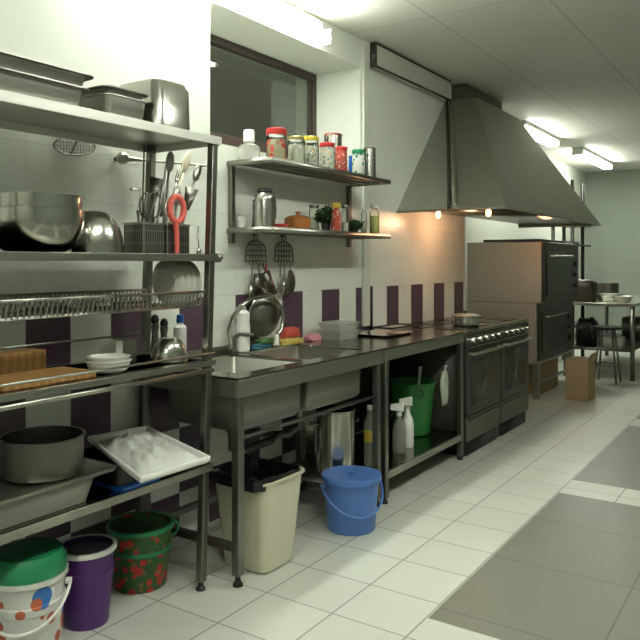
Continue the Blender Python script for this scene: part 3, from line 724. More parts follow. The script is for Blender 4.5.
b = MB(); b.box(4.46, 4.474, YW-.030, YW-.014, ZS, ZS+.305); b.box(4.4745, 4.70, YW-.030, YW-.014, ZS, ZS+.0155); b.build('edge_band', M['black'], bd)
o = thing('serving_tray', 'white serving tray with dark rim lying on work table before the cutting board', 'tray', (4.55, 2.36, ZS))
MB().rrect([(4.46, 4.80, 2.36, 2.50, ZS, .015), (4.455, 4.805, 2.355, 2.505, ZS+.012, .015)]).build('tray_base', M['offw'], o)
MB().tube([(4.455, 2.355, ZS+.016), (4.805, 2.355, ZS+.016), (4.805, 2.505, ZS+.016), (4.455, 2.505, ZS+.016)], .006, 8, True).build('rim', M['black'], o)
# pot on the range
px_, py_ = 5.07, 2.07; zz = .8765
pt = thing('saucepan', 'small shiny steel pot with lid on the nearer range', 'pot', (px_, py_, zz))
MB().lathe([(.09, .0005), (.098, .006), (.10, .012), (.10, .068), (.104, .071), (.104, .074)], (px_, py_, zz), 36).build('pot_body', M['steelx'], pt)
MB().lathe([(.105, .0745), (.105, .079), (.07, .090), (.001, .094)], (px_, py_, zz), 36).build('lid', M['steel'], pt)
MB().lathe([(.008, .0945), (.016, .104), (.014, .112), (.001, .114)], (px_, py_, zz), 14).build('lid_knob', M['black'], pt)
for s in (-1, 1):
    MB().tube([(px_+s*.1005, py_-.03, zz+.058), (px_+s*.128, py_-.025, zz+.06), (px_+s*.128, py_+.025, zz+.06), (px_+s*.1005, py_+.03, zz+.058)], .005, 8).build('handle', M['steelx'], pt)

# ================================================================== BENEATH THE TABLE
ZB = .1765
gx, gy = 4.48, 2.22
gt = thing('plastic_basin', 'large round green plastic basin on the lower shelf of the work table', 'basin', (gx, gy, ZB))
MB().lathe([(.11, .0005), (.125, .01), (.155, .33), (.165, .35), (.17, .352), (.17, .358), (.158, .358), (.148, .33), (.118, .014), (.001, .012)], (gx, gy, ZB), 40).build('basin_body', M['green'], gt)
MB().tube(arc((gx-.12, gy-.115, ZB+.30), .03, 0, 2*PI, 16, (.70, -.70, 0), (0, 0, 1))[:-1], .006, 8, True).build('handle', M['greenin'], gt)
def spray(x, y, zb, h, body, head, label, rz):
    t = thing('spray_bottle', label, 'spray bottle', (x, y, zb), (0, 0, rz), group='spray bottles under the work table')
    MB().lathe([(.036, .0005), (.04, .008), (.04, h*.42), (.034, h*.55), (.016, h*.68), (.014, h*.72)], (0, 0, 0), 24).build('bottle_body', M[body], t, world=False)
    b = MB(); b.lathe([(.017, h*.722), (.018, h*.73), (.018, h*.79), (.012, h*.80)], (0, 0, 0), 16); b.build('collar', M[head], t, world=False)
    b = MB(); b.hexa([(-.03, -.012, h*.81), (.055, -.010, h*.84), (.055, .010, h*.84), (-.03, .012, h*.81)], [(-.028, -.012, h), (.055, -.010, h*.95), (.055, .010, h*.95), (-.028, .012, h)]); b.build('spray_head', M[head], t, bev=.004, world=False)
    b = MB(); b.tube([(.025, 0, h*.83), (.045, 0, h*.77), (.05, 0, h*.70)], [.007, .006, .004], 8); b.build('trigger', M['black' if head == 'white' else 'white'], t, world=False)
    return t
spray(3.985, 2.06, ZB, .31, 'greymilk', 'white', 'clear grey spray bottle with white trigger head at the shelf front', 2.1)
spray(4.13, 2.075, ZB, .32, 'white', 'offw', 'all white spray bottle behind the clear grey one', 2.3)
rg = thing('dish_cloth', 'pale grey green rag on a hook at the right inner side of the work table', 'cloth', (4.63, 2.03, .6))
b = MB(); n = 12; rows = []
for j in range(11):
    z = .60-.022*j; wv = .022+.028*min(1, j/4)
    rows.append([(4.618-wv+2*wv*i/n, 2.035+.012*math.sin(i*1.5+j*.35), z-.02*abs(math.sin(i*.7))*(j/10)) for i in range(n+1)])
for a, c in zip(rows, rows[1:]):
    for i in range(n): b.face([a[i], a[i+1], c[i+1], c[i]])
bmesh.ops.remove_doubles(b.b, verts=b.b.verts[:], dist=1e-5)
o = b.build('cloth_sheet', M['greycloth'], rg); so = o.modifiers.new('S', 'SOLIDIFY'); so.thickness = .006
MB().tube([(4.6615, 2.035, .63), (4.63, 2.035, .632), (4.615, 2.033, .60)], .005, 8).build('hook', M['white'], rg)
br = thing('dish_brush', 'white handled brush standing in the green basin', 'brush', (4.53, 2.17, ZB+.02))
MB().tube([(4.47, 2.20, ZB+.06), (4.50, 2.18, ZB+.30), (4.515, 2.17, ZB+.455)], [.008, .009, .012], 10).build('handle', M['white'], br)
b = MB(); b.blob((4.47, 2.20, ZB+.013), (.03, .03, .045), 3, .05); b.build('bristle_head', M['black'], br)
# stock pot on the floor behind the blue bucket
x, y = 3.365, 2.14; r_ = .112; zp = .1815
sp = thing('stock_pot', 'tall steel stock pot under the sink, behind the blue bucket', 'pot', (x, y, zp))
MB().lathe([(r_*.96, .0008), (r_, .006), (r_, .35), (r_+.006, .354), (r_+.006, .36), (r_-.004, .36), (r_-.004, .01), (.001, .008)], (x, y, zp), 40).build('pot_body', M['steelx'], sp)
for s in (-1, 1):
    MB().tube(arc((x+s*r_*.99*.86, y+s*r_*.99*-.51, zp+.29), .035, 0, PI, 10, (.51, .86, 0), (s*.86, s*-.51, 0)), .006, 8).build('handle', M['steelx'], sp)
x, y = 3.635, 2.07; zp = ZB
cb = thing('cleaner_bottle', 'slim clear bottle with yellow label at the left end of the lower table shelf', 'bottle', (x, y, zp))
MB().lathe([(.03, .0008), (.033, .006), (.033, .25), (.015, .29), (.013, .32)], (x, y, zp), 20).build('bottle_body', M['greymilk'], cb)
MB().lathe([(.0338, .14), (.0338, .21)], (x, y, zp), 20, False).build('paper_label', M['yellow'], cb)
MB().lathe([(.015, .3205), (.016, .325), (.016, .345), (.001, .347)], (x, y, zp), 14).build('cap', M['offw'], cb)
# beige bin with black bag
bx, by = 2.565, 2.035
bn = thing('waste_bin', 'beige plastic waste bin lined with a black bag, under the left end of sink', 'bin', (bx, by, 0))
def rr(hx, hy, z, r): return (bx-hx, bx+hx, by-hy, by+hy, z, r)
b = MB(); b.rrect([rr(.105, .115, .0008, .04), rr(.115, .125, .01, .045), rr(.148, .158, .395, .05), rr(.158, .168, .398, .052), rr(.158, .168, .408, .052), rr(.146, .156, .408, .05), rr(.112, .122, .015, .04)], 6)
b.build('bin_body', M['bin'], bn)
b = MB(); rings = []
import itertools
def ringpts(hx, hy, r, z, wob, n=64, seed=0, ox=0, oy=0):
    out = []
    for i in range(n):
        a = 2*PI*i/n; c, s = math.cos(a), math.sin(a); e = .35
        px = hx*math.copysign(abs(c)**e, c)*.99; py = hy*math.copysign(abs(s)**e, s)*.99
        k = 1+wob*noise.noise(V((c*2.3+seed, s*2.3, z*9)))
        out.append((bx+px*k+ox, by+py*k+oy, z+wob*.5*noise.noise(V((c*3, s*3+seed, 3.1)))))
    return out
b.loft([ringpts(.160, .170, .05, .378, .03, seed=2, ox=-.022, oy=.022), ringpts(.162, .172, .05, .402, .02, seed=5, ox=-.020, oy=.020), ringpts(.156, .166, .05, .424, .05, ox=-.014, oy=.014), ringpts(.144, .154, .05, .422, .07), ringpts(.138, .148, .05, .36, .08, seed=4), ringpts(.125, .135, .05, .27, .15, seed=6), ringpts(.07, .08, .05, .22, .3, seed=8)], cap0=False, cap1=True)
b.build('bin_bag', M['bag'], bn)

# ================================================================== PAILS
def pail(x, y, h, rb, rt, label, body, inside, band=None, handle='white', lid=None, hang_a=.35, dirn=0, ribs=True, group=None, hoop=None):
    t = thing('bucket', label, 'bucket', (x, y, 0), group=group)
    pr = [(rb*.97, .0008), (rb, .006), (rb+(rt-rb)*.62, h*.62)]
    if ribs: pr += [(rb+(rt-rb)*.62+.005, h*.635), (rb+(rt-rb)*.72+.006, h*.72), (rb+(rt-rb)*.73, h*.735)]
    pr += [(rt, h-.012), (rt+.007, h-.010), (rt+.007, h), (rt-.003, h), (rb-.004, .012), (.001, .010)]
    MB().lathe(pr, (x, y, 0), 44).build('bucket_body', M[body], t)
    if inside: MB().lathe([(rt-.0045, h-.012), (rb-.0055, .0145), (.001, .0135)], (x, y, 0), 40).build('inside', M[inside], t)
    if band: MB().lathe([(rt+.0075, h-.016), (rt+.010, h-.013), (rt+.010, h+.002), (rt-.0035, h+.002), (rt-.0035, h+.0005), (rt+.0072, h+.0005), (rt+.0075, h-.016)], (x, y, 0), 44, False).build('rim', M[band], t)
    if hoop:
        rh = rb+(rt-rb)*.62+.0055; MB().lathe([(rh, h*.60), (rh+.005, h*.605), (rh+.005, h*.66), (rh, h*.665), (rh-.004, h*.63), (rh, h*.60)], (x, y, 0), 44, False).build('hoop', M[hoop], t)
        MB().tube(arc((x+(rt+.009)*.93, y-(rt+.009)*.36, h*.80), .032, -PI/2, PI/2, 10, (.93, -.36, 0), (0, 0, 1)), .005, 8).build('handle', M[hoop], t)
    if handle:
        u = V((math.cos(dirn), math.sin(dirn), 0)); w_ = V((-math.sin(dirn), math.cos(dirn), 0)); R = rt+.018
        zc = h*.86
        for s in (-1, 1): MB().cyl(V((x, y, zc))+u*s*(rt+.002), V((x, y, zc))+u*s*(rt+.022), .011, seg=12).build('handle_lug', M[handle], t)
        pts = []
        for i in range(25):
            a = PI*i/24
            dn = (V((0, 0, -1))*math.cos(hang_a)+w_*-math.sin(hang_a)) if hang_a is not None else w_
            pts.append(V((x, y, zc))+u*(R*math.cos(a))+dn*(R*.78*math.sin(a))+w_*-(R*.98*math.sin(a))*(math.cos(hang_a)))
        MB().tube(pts, .0055, 8).build('handle', M[handle], t)
    if lid:
        l_ = MB(); l_.lathe([(rt+.008, h+.0025), (rt+.012, h-.012), (rt+.0135, h-.012), (rt+.012, h+.012), (rt-.002, h+.016), (rt*.85, h+.012), (.001, h+.012)], (x, y, 0), 44); lo = l_.build('lid', M[lid], t)
        MB().lathe([(.012, h+.0125), (.018, h+.02), (.001, h+.022)], (x, y, 0), 16).build('lid_knob', M[lid], lo)
    return t
va = math.atan2(.516, .857)         # direction from the camera
pail(3.15, 1.90, .262, .122, .140, 'blue lidded plastic bucket standing on the tiles before the sink', 'blue', None, handle='blue', lid='blue', dirn=va-PI/2+.35, hang_a=.05, ribs=False)
GP = 'buckets under the shelving rack'
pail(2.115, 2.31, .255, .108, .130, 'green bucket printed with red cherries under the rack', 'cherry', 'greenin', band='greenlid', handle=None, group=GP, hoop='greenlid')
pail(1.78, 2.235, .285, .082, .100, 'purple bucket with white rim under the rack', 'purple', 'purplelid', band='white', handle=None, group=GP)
lb = pail(1.50, 2.19, .30, .108, .122, 'white and blue printed bucket with white handle and green lid', 'stripes', None, band='offw', handle='white', dirn=va-PI/2+.2, hang_a=.05, group=GP)
MB().lathe([(.118, .3025), (.126, .303), (.126, .345), (.11, .372), (.001, .376)], (1.50, 2.19, 0), 40).build('lid', M['greenlid'], lb)

# ================================================================== SHELVING RACK AT LEFT
RYF, RYB, LEN = 2.04, 2.44, 1.27
LEANX = .04
def rx(z): return 2.225+LEANX*z                      # right end leans slightly
def sh(p): return (p[0]+LEANX*p[2], p[1], p[2])
rk = thing('shelving_rack', 'tall square tube steel shelving rack full of pans and bowls', 'shelving rack', (1.6, 2.24, 0))
X1 = 2.225; X0 = X1-LEN
for lx in (X1-.016, X0+.016):
    for ly in (RYF+.016, RYB-.016):
        lg = MB(); lg.box(lx-.016, lx+.016, ly-.016, ly+.016, .035, 1.869, shear=sh); lg = lg.build('post', M['post'], rk, bev=.003)
        MB().lathe([(.001, 0), (.02, .001), (.02, .008), (.011, .018), (.011, .034), (.001, .0345)], (lx, ly, .0005), 14).build('foot', M['rubber'], lg)
for nm, zt, lip, mm in (('shelf', 1.872, .034, 'steelh'), ('shelf', 1.382, .028, 'steelh'), ('shelf', .943, .022, 'counter'), ('shelf', .516, .03, 'counter')):
    xr = rx(zt); xl = xr-LEN; in_ = .0 if zt > 1.8 else .034
    b = MB()
    if zt > 1.8:
        b.box(xl, xr, RYF-.004, RYB, zt-.002, zt+.003)
    else:
        b.box(xl+.036, xr-.036, RYF, RYB, zt-.006, zt); b.box(xl, xr-.0, RYF+.036, RYB-.036, zt-.006, zt)
    s_ = b.build(nm, M[mm], rk, smooth=False)
    l_ = MB(); z1 = zt+.003 if zt > 1.8 else zt
    yl = RYF-.012
    l_.box(xl-.008, xr+.008, yl, yl+.0075, z1-lip, z1+.0005); l_.box(xr+.0005, xr+.008, yl+.008, RYB, z1-lip, z1+.0005); l_.box(xl-.008, xl-.0005, yl+.008, RYB, z1-lip, z1+.0005)
    l_.box(xl-.008, xr+.008, RYB+.0005, RYB+.008, z1-lip, z1+.0005)
    l_.build('shelf_lip', M['lip' if zt > 1.8 else 'steel'], s_, bev=.0015)
z = .972; b = MB(); b.tube([(rx(z)-LEN, RYF-.006, z), (rx(z), RYF-.006, z)], .005, 8); b.tube([(rx(z)-LEN, RYB+.004, z+.06), (rx(z), RYB+.004, z+.06)], .005, 8); b.build('guard_rail', M['steel'], rk)
z = .902; b = MB(); b.box(rx(z)-LEN, rx(z), RYF-.012, RYF-.002, z-.008, z+.008); b.build('lower_rail', M['steel'], rk)
b = MB(); b.tube([(rx(1.39)-.05, RYB-.01, 1.383), (rx(1.8)-.05, RYB-.01, 1.869)], .004, 8); b.build('side_rod', M['steeld'], rk)
z = 1.37; b = MB(); b.lathe([(.001, -.022), (.014, -.018), (.022, 0), (.016, .016), (.001, .02)], (rx(z)+.035, RYF+.015, z), 16); b.tube([(rx(z)+.0085, RYF+.015, z), (rx(z)+.03, RYF+.015, z)], .008, 8); b.build('end_knob', M['steeld'], rk)

# plate drainer hung between the posts
dn = thing('dish_drainer', 'long slotted wire plate drainer hung in the rack under the bowls', 'dish drainer', (1.6, 2.24, 1.16))
zu, zl = 1.228, 1.168
xl = rx(1.2)-LEN+.036; xr = rx(1.2)-.036
b = MB()
for (yy, zz) in ((RYF+.02, zu), (RYB-.03, zu), (RYF+.05, zl), (RYB-.10, zl)): b.box(xl, xr, yy-.004, yy+.004, zz-.005, zz+.005)
b.build('rail', M['steel'], dn)
b = MB(); k = 0; x = xl+.012
while x < xr-.01:
    b.tube([(x, RYF+.02, zu), (x, RYF+.05, zl), (x, RYB-.10, zl), (x, RYB-.03, zu)], .0022, 5); x += .021
b.build('wire_row', M['steel'], dn)
for yy in (RYF+.035, RYB-.065):
    b = MB(); x = xl+.012
    b.box(xl, xr, yy-.002, yy+.002, zl-.004, zl)
    while x < xr-.01:
        b.tube([(x, yy, zl-.002), (x, yy, zl+.055)], .0028, 5); x += .021
    b.build('plate_divider', M['steel'], dn)
plab = ['white dinner plate standing leftmost in the drainer', 'white dinner plate standing second in the drainer', 'white dinner plate standing third in the drainer', 'white dinner plate standing rightmost in the drainer']
p0 = thing('plate', plab[0], 'plate', (2.135, 2.185, zl+.098), (0, math.radians(86), 0), group='plates upright in the drainer')
MB().lathe([(.001, .0), (.055, .0), (.06, .004), (.093, .014), (.0945, .016), (.093, .0175), (.058, .008), (.001, .005)], (0, 0, 0), 36).build('plate_disc', M['offw'], p0, world=False)
for i in range(1, 4): dup(p0, (2.135+.034*i, 2.185, zl+.098), plab[i])

# --- top shelf pans
ZP = 1.8755
def gn_pan(x0, x1, y0, y1, z0, h, label, m='steelh', flip=False, r=.03, flange=.02, name='gastronorm_pan', group=None, k=.02):
    t = thing(name, label, 'pan', ((x0+x1)/2, (y0+y1)/2, z0), group=group)
    if not flip:
        s = [(x0+k, x1-k, y0+k, y1-k, z0, r), (x0+.006, x1-.006, y0+.006, y1-.006, z0+.03, r), (x0, x1, y0, y1, z0+h, r), (x0-flange, x1+flange, y0-flange, y1+flange, z0+h, r+flange), (x0-flange, x1+flange, y0-flange, y1+flange, z0+h+.004, r+flange), (x0+.002, x1-.002, y0+.002, y1-.002, z0+h+.004, r), (x0+k+.003, x1-k-.003, y0+k+.003, y1-k-.003, z0+.004, r)]
    else:
        s = [(x0-flange, x1+flange, y0-flange, y1+flange, z0, r+flange), (x0-flange, x1+flange, y0-flange, y1+flange, z0+.005, r+flange), (x0, x1, y0, y1, z0+.006, r), (x0+.004, x1-.004, y0+.004, y1-.004, z0+h-.03, r), (x0+.012, x1-.012, y0+.012, y1-.012, z0+h-.008, r), (x0+.03, x1-.03, y0+.03, y1-.03, z0+h, r)]
    MB().rrect(s, 7).build('pan_body', M[m], t)
    return t
GG = 'pans on the top shelf of the rack'
gn_pan(1.17, 1.68, 2.11, 2.40, ZP, .083, 'wide shallow steel pan at the left end of the top shelf, beneath another', group=GG, flange=.022)
gn_pan(1.185, 1.69, 2.105, 2.405, ZP+.0885, .042, 'wide flared steel pan stacked on top, at the left end of the top shelf', group=GG, flange=.026, k=.012)
gn_pan(1.785, 1.985, 2.125, 2.40, ZP, .095, 'narrow dull steel pan in the middle of the top shelf', 'steelh', group=GG, flange=.008)
gn_pan(1.782, 1.988, 2.122, 2.403, ZP+.1005, .022, 'shallow steel pan stacked on the narrow middle pan', 'steeld', group=GG, flange=.009, k=.012)
gn_pan(2.022, 2.238, 2.115, 2.39, ZP, .215, 'deep polished steel pan turned upside down on the top shelf', 'steelx', True, .05, .022, group=GG)

# --- second shelf: bowls and cutlery
Z2 = 1.3825
def bowl(x, y, z, r, h, label, m='steelx', flip=False, name='mixing_bowl', cat='bowl', group='steel bowls on the rack', flat=.45):
    t = thing(name, label, cat, (x, y, z), group=group); pr = []
    for i in range(13):
        a = i/12; rad = r*(flat+(1-flat)*math.sin(a*PI/2)**.9); zz = h*(1-math.cos(a*PI/2))**1.0
        pr.append((rad, zz))
    pr += [(r+.006, h), (r+.006, h+.003), (r-.003, h+.003)]
    for i in range(12, -1, -1):
        a = i/12; pr.append((r*(flat+(1-flat)*math.sin(a*PI/2)**.9)-.003, h*(1-math.cos(a*PI/2))+.003))
    pr = [(.001, 0)]+pr+[(.001, .003)]
    if flip: pr = [(rr_, h+.003-zz) for rr_, zz in pr]
    MB().lathe(pr, (x, y, z), 44).build('bowl_shell', M[m], t)
    return t
bowl(1.545, 2.21, Z2, .163, .145, 'large steel mixing bowl on the second shelf with another inside', 'steelx')
bowl(1.545, 2.21, Z2+.047, .158, .145, 'steel mixing bowl nested inside the large one', 'steelx')
bowl(1.835, 2.27, Z2, .118, .165, 'polished steel bowl turned upside down beside the mixing bowls', 'steelx', True, flat=.2)
def caddy(x0, x1, y0, y1, z0, h, label):
    t = thing('cutlery_caddy', label, 'cutlery holder', ((x0+x1)/2, (y0+y1)/2, z0), group='perforated cutlery holders')
    b = MB(); b.rrect([(x0, x1, y0, y1, z0+.0005, .008), (x0, x1, y0, y1, z0+h, .008), (x0+.003, x1-.003, y0+.003, y1-.003, z0+h, .008), (x0+.003, x1-.003, y0+.003, y1-.003, z0+.004, .008)]); b.build('holder_body', M['perf'], t)
    MB().rrect([(x0-.003, x1+.003, y0-.003, y1+.003, z0+h-.008, .008), (x0-.003, x1+.003, y0-.003, y1+.003, z0+h+.001, .008), (x0+.0005, x1-.0005, y0+.0005, y1-.0005, z0+h+.001, .008), (x0+.0005, x1-.0005, y0+.0005, y1-.0005, z0+h-.008, .008)]).build('rim', M['steel'], t)
    return t
caddy(1.99, 2.107, 2.155, 2.275, Z2, .125, 'perforated steel cutlery holder, left one with the wire loop tools')
caddy(2.117, 2.25, 2.155, 2.275, Z2, .125, 'perforated steel cutlery holder, right one behind the coral red handle')
def stick(name, label, base, top, head, m='steel', cat='utensil', r=.007, hs=1.25):
    """utensil standing in a holder from base to the tip at top"""
    base = V(base); top = V(top); t = thing(name, label, cat, base, group='tools standing in the cutlery holders')
    ax = (top-base); L = ax.length; ax.normalize(); q = V((0, 0, 1)).rotation_difference(ax)
    t.rotation_mode = 'QUATERNION'; t.rotation_quaternion = Matrix.Rotation(0, 3, 'Z').to_quaternion() @ q
    hl = {'turner': .085, 'spoon': .07, 'fork': .07, 'whisk': .09, 'knife': .0, 'wood': .075, 'loop': .1, 'beater': .07}[head]*hs
    hm = {'wood': 'palewood'}.get(head, m)
    MB().tube([(0, 0, 0), (0, 0, L-hl)], [r, r*.8], 8).build('handle', M[hm], t, world=False)
    b = MB(); z0 = L-hl
    c45, s45 = .77, -.64           # faces the room
    def P(u, w_, z): return (u*c45-w_*s45, u*s45+w_*c45, z)
    if head == 'turner': b.hexa([P(-.012, -.001, z0), P(.012, -.001, z0), P(.012, .001, z0), P(-.012, .001, z0)], [P(-.03, -.001, L), P(.03, -.001, L), P(.03, .001, L), P(-.03, .001, L)])
    elif head in ('spoon', 'wood'):
        b.blob((0, 0, z0+hl/2), (.022, .010, hl/2+.004), 2, .0, flat=False, e=1)
    elif head == 'fork':
        b.hexa([P(-.006, -.001, z0), P(.006, -.001, z0), P(.006, .001, z0), P(-.006, .001, z0)], [P(-.012, -.001, z0+.02), P(.012, -.001, z0+.02), P(.012, .001, z0+.02), P(-.012, .001, z0+.02)])
        for k in (-1, 0, 1): b.tube([P(k*.009, 0, z0+.02), P(k*.009, 0, L)], .002, 6)
    elif head == 'knife': b.hexa([P(-.001, -.001, L*.5), P(.02, -.001, L*.5), P(.02, .001, L*.5), P(-.001, .001, L*.5)], [P(-.001, -.001, L+.08), P(.004, -.001, L+.08), P(.004, .001, L+.08), P(-.001, .001, L+.08)])
    elif head == 'beater':
        b.tube([P(0, 0, z0), P(-.022, 0, L), P(.022, 0, L)], .003, 6, True); b.box(-.02, .02, -.006, .006, L-.006, L+.003)
    elif head in ('whisk', 'loop'):
        for k in range(4 if head == 'whisk' else 2):
            a = PI*k/4; R = .028*hs
            b.tube([(R*math.cos(a)*math.sin(u), R*math.sin(a)*math.sin(u), z0+hl/2-hl/2*math.cos(u)) for u in [2*PI*i/22 for i in range(22)]], .002 if head == 'whisk' else .004, 6, True)
    b.build('head', M[hm], t, world=False)
    return t
zc = Z2+.012
def up(px, py, y):
    y -= .04
    return (at(px, y), y, zat(px, py, y))
stick('beater', 'small triangular wire beater at the far left of the cutlery holders', (2.01, 2.185, zc), up(135, 189, 2.26), 'beater')
stick('wire_loop', 'broad wire loop tool arching over the left holder', (2.03, 2.235, zc), up(147, 193, 2.28), 'loop', 'steeld', hs=1.0)
stick('balloon_whisk', 'grey balloon whisk in the left holder beside the coral handle', (2.06, 2.185, zc), up(155, 192, 2.24), 'whisk', 'steeld', hs=1.2)
stick('spatula', 'dark broad spatula at the back of the left holder', (2.08, 2.255, zc), up(157, 178, 2.31), 'turner', 'steeld')
stick('carving_knife', 'long upright knife between the two holders', (2.135, 2.255, zc), up(163, 182, 2.32), 'knife')
stick('long_fork', 'tall fork reaching highest, left of the pale wooden spoon', (2.14, 2.215, zc), up(171, 152, 2.28), 'spoon', 'steel')
stick('serving_fork', 'steel fork leaning right behind the coral handle', (2.16, 2.255, zc), up(181, 166, 2.34), 'fork')
stick('wooden_spoon', 'pale wooden spoon at the back of the right holder', (2.19, 2.265, zc), up(189, 152, 2.36), 'wood', hs=1.5)
stick('slotted_turner', 'grey slotted turner leaning out of the right holder', (2.20, 2.195, zc), up(192, 188, 2.25), 'turner', 'steeld')
stick('tasting_spoon', 'steel spoon leaning to the right edge of the right holder', (2.215, 2.245, zc), up(200, 165, 2.32), 'spoon')
stick('serving_spoon', 'steel spoon standing short in the middle of the right holder', (2.17, 2.180, zc), up(178, 186, 2.24), 'spoon')
# coral red handle hooked over the front of the right holder
y = 2.138; cxx = at(176, y); cz = zat(176, 209, y)
tg = thing('coral_tongs', 'coral red rubber handled tongs hooked on front of the right holder', 'tongs', (cxx, y, Z2))
pts = [(cxx+.040*math.cos(a), y-.004, cz+.052*math.sin(a)) for a in [2*PI*i/28 for i in range(28)]]
MB().tube(pts, .0125, 10, True).build('grip_loop', M['coral'], tg)
MB().tube([(cxx-.006, y-.002, cz-.05), (cxx, y-.002, cz-.09), (cxx+.003, y-.002, Z2+.003)], [.013, .011, .010], 10).build('strap', M['coral'], tg)
x, y = at(193, 2.17), 2.17
sp_ = thing('teaspoon', 'small steel spoon standing upright beside the right cutlery holder', 'utensil', (2.267, 2.12, Z2))
x = 2.267-.055
MB().tube([(x+.055, 2.12, Z2+.004), (x+.055, 2.125, Z2+.12)], .003, 8).build('handle', M['steel'], sp_); b = MB(); b.blob((x+.055, 2.12, Z2+.0005), (.012, .008, .03), 1, 0, flat=True, e=1); b.build('spoon_bowl', M['steelx'], sp_)
# wall rail and skimmer behind the rack
wr = thing('wall_rail', 'thin steel rail on the wall behind the rack with round end', 'rail', (2.5, 2.53, 1.80))
yy = YW-.05; xa_, za_ = at(122, yy), zat(122, 158, yy); xb_, zb2 = at(209, yy), zat(209, 166, yy)
MB().tube([(xa_+.03, yy, za_), (xa_+.12, yy, za_+.004), (xb_, yy, zb2)], [.014, .006, .005], 10).build('rod', M['steel'], wr)
b = MB(); b.blob((xa_+.005, yy, za_), (.028, .028, .028), 1, 0, flat=False, e=1); b.build('end_knob', M['steel'], wr)
MB().cyl((xa_+.005, yy+.022, za_), (xa_+.005, YW-.0005, za_), .01).build('wall_bracket', M['steeld'], wr); MB().cyl((xb_-.02, yy, zb2), (xb_-.02, YW-.0005, zb2), .006).build('wall_bracket', M['steeld'], wr)
sk = thing('wire_skimmer', 'round wire mesh skimmer hanging high on the wall behind the rack', 'skimmer', (2.0, YW-.01, 1.8))
yy = YW-.012; cxx = at(75, yy); cz = zat(75, 146, yy)
pts = [(cxx+.105*math.cos(a)*.98+.0, yy-.02*math.sin(a)*0, cz+.038*math.sin(a)+.010*math.cos(a)) for a in [2*PI*i/36 for i in range(36)]]
MB().tube(pts, .004, 8, True).build('ring', M['steeld'], sk)
b = MB()
for k in range(-6, 7):
    u = k*.0145; h_ = .038*math.sqrt(max(0, 1-(u/.103)**2)); b.tube([(cxx+u, yy, cz-h_+u*.095), (cxx+u, yy, cz+h_+u*.095)], .0011, 5)
for k in range(-2, 3):
    v_ = k*.0135; h_ = .103*math.sqrt(max(0, 1-(v_/.038)**2)); b.tube([(cxx-h_, yy, cz+v_-h_*.095), (cxx+h_, yy, cz+v_+h_*.095)], .0011, 5)
b.build('mesh', M['steeld'], sk)
b = MB(); b.tube([(cxx-.02, yy, cz-.037), (cxx+.03, yy, cz+.06), (cxx+.04, yy, cz+.085)], .004, 8); b.build('handle', M['steeld'], sk)
MB().box(cxx+.028, cxx+.052, yy-.003, YW-.0003, cz+.075, cz+.1).build('wall_hook', M['steeld'], sk)

# --- third shelf
Z3 = .9435
bd = thing('wooden_board', 'brown wooden board lying flat at the left of the third shelf', 'board', (1.5, 2.2, Z3))
MB().rrect([(1.33, 1.70, 2.07, 2.27, Z3, .02), (1.33, 1.70, 2.07, 2.27, Z3+.022, .02)]).build('board_slab', M['wood'], bd, bev=.003)
o = MB(); o.rrect([(1.33, 1.66, 2.30, 2.40, Z3, .02), (1.33, 1.66, 2.30, 2.40, Z3+.085, .02)])
tag(o.build('bread_box', M['wood'], bev=.003), 'taller brown wooden block behind the flat board', 'box')
bowl(1.795, 2.13, Z3, .078, .042, 'white bowl on the third shelf with another inside', 'offw', name='serving_bowl', group='white bowls on the third shelf', flat=.6)
bowl(1.795, 2.13, Z3+.012, .073, .045, 'white bowl nested in the other one on the third shelf', 'offw', name='serving_bowl', group='white bowls on the third shelf', flat=.6)
bx_ = thing('small_carton', 'small carton with white end and dark sides beside the white bowls', 'box', (1.97, 2.29, Z3))
MB().box(1.925, 1.96, 2.24, 2.34, Z3+.0005, Z3+.095).build('pale_end', M['offw'], bx_, bev=.002)
MB().box(1.9605, 2.03, 2.24, 2.34, Z3+.0005, Z3+.095).build('carton_body', M['steeld'], bx_, bev=.002)
bowl(2.135, 2.165, Z3, .075, .095, 'small polished steel bowl turned upside down on the third shelf', 'steelx', True, flat=.25)
def mill(px, y, top, label):
    x = at(px, y); h = zat(px, top, y)-Z3; t = thing('pepper_mill', label, 'mill', (x, y, Z3), group='mills on the third shelf')
    MB().lathe([(.02, .0005), (.021, .02), (.014, h*.5), (.019, h*.75), (.001, h*.76)], (x, y, Z3), 18).build('mill_body', M['steeld'], t)
    MB().lathe([(.015, h*.765), (.019, h*.85), (.012, h*.97), (.001, h)], (x, y, Z3), 18).build('mill_top', M['black'], t)
mill(155, 2.35, 314, 'dark pepper mill behind the small steel bowl, left of the pair')
mill(164, 2.37, 318, 'dark grey pepper mill behind the steel bowl, beside the white bottle')
x, y = at(180, 2.36), 2.36
wb = thing('squeeze_bottle', 'white bottle with blue cap at the right end of the third shelf', 'bottle', (x, y, Z3))
MB().lathe([(.026, .0005), (.03, .006), (.03, .11), (.014, .125), (.013, .13)], (x, y, Z3), 22).build('bottle_body', M['white'], wb)
MB().lathe([(.016, .1305), (.017, .135), (.015, .165), (.001, .168)], (x, y, Z3), 18).build('cap', M['bluedk'], wb)

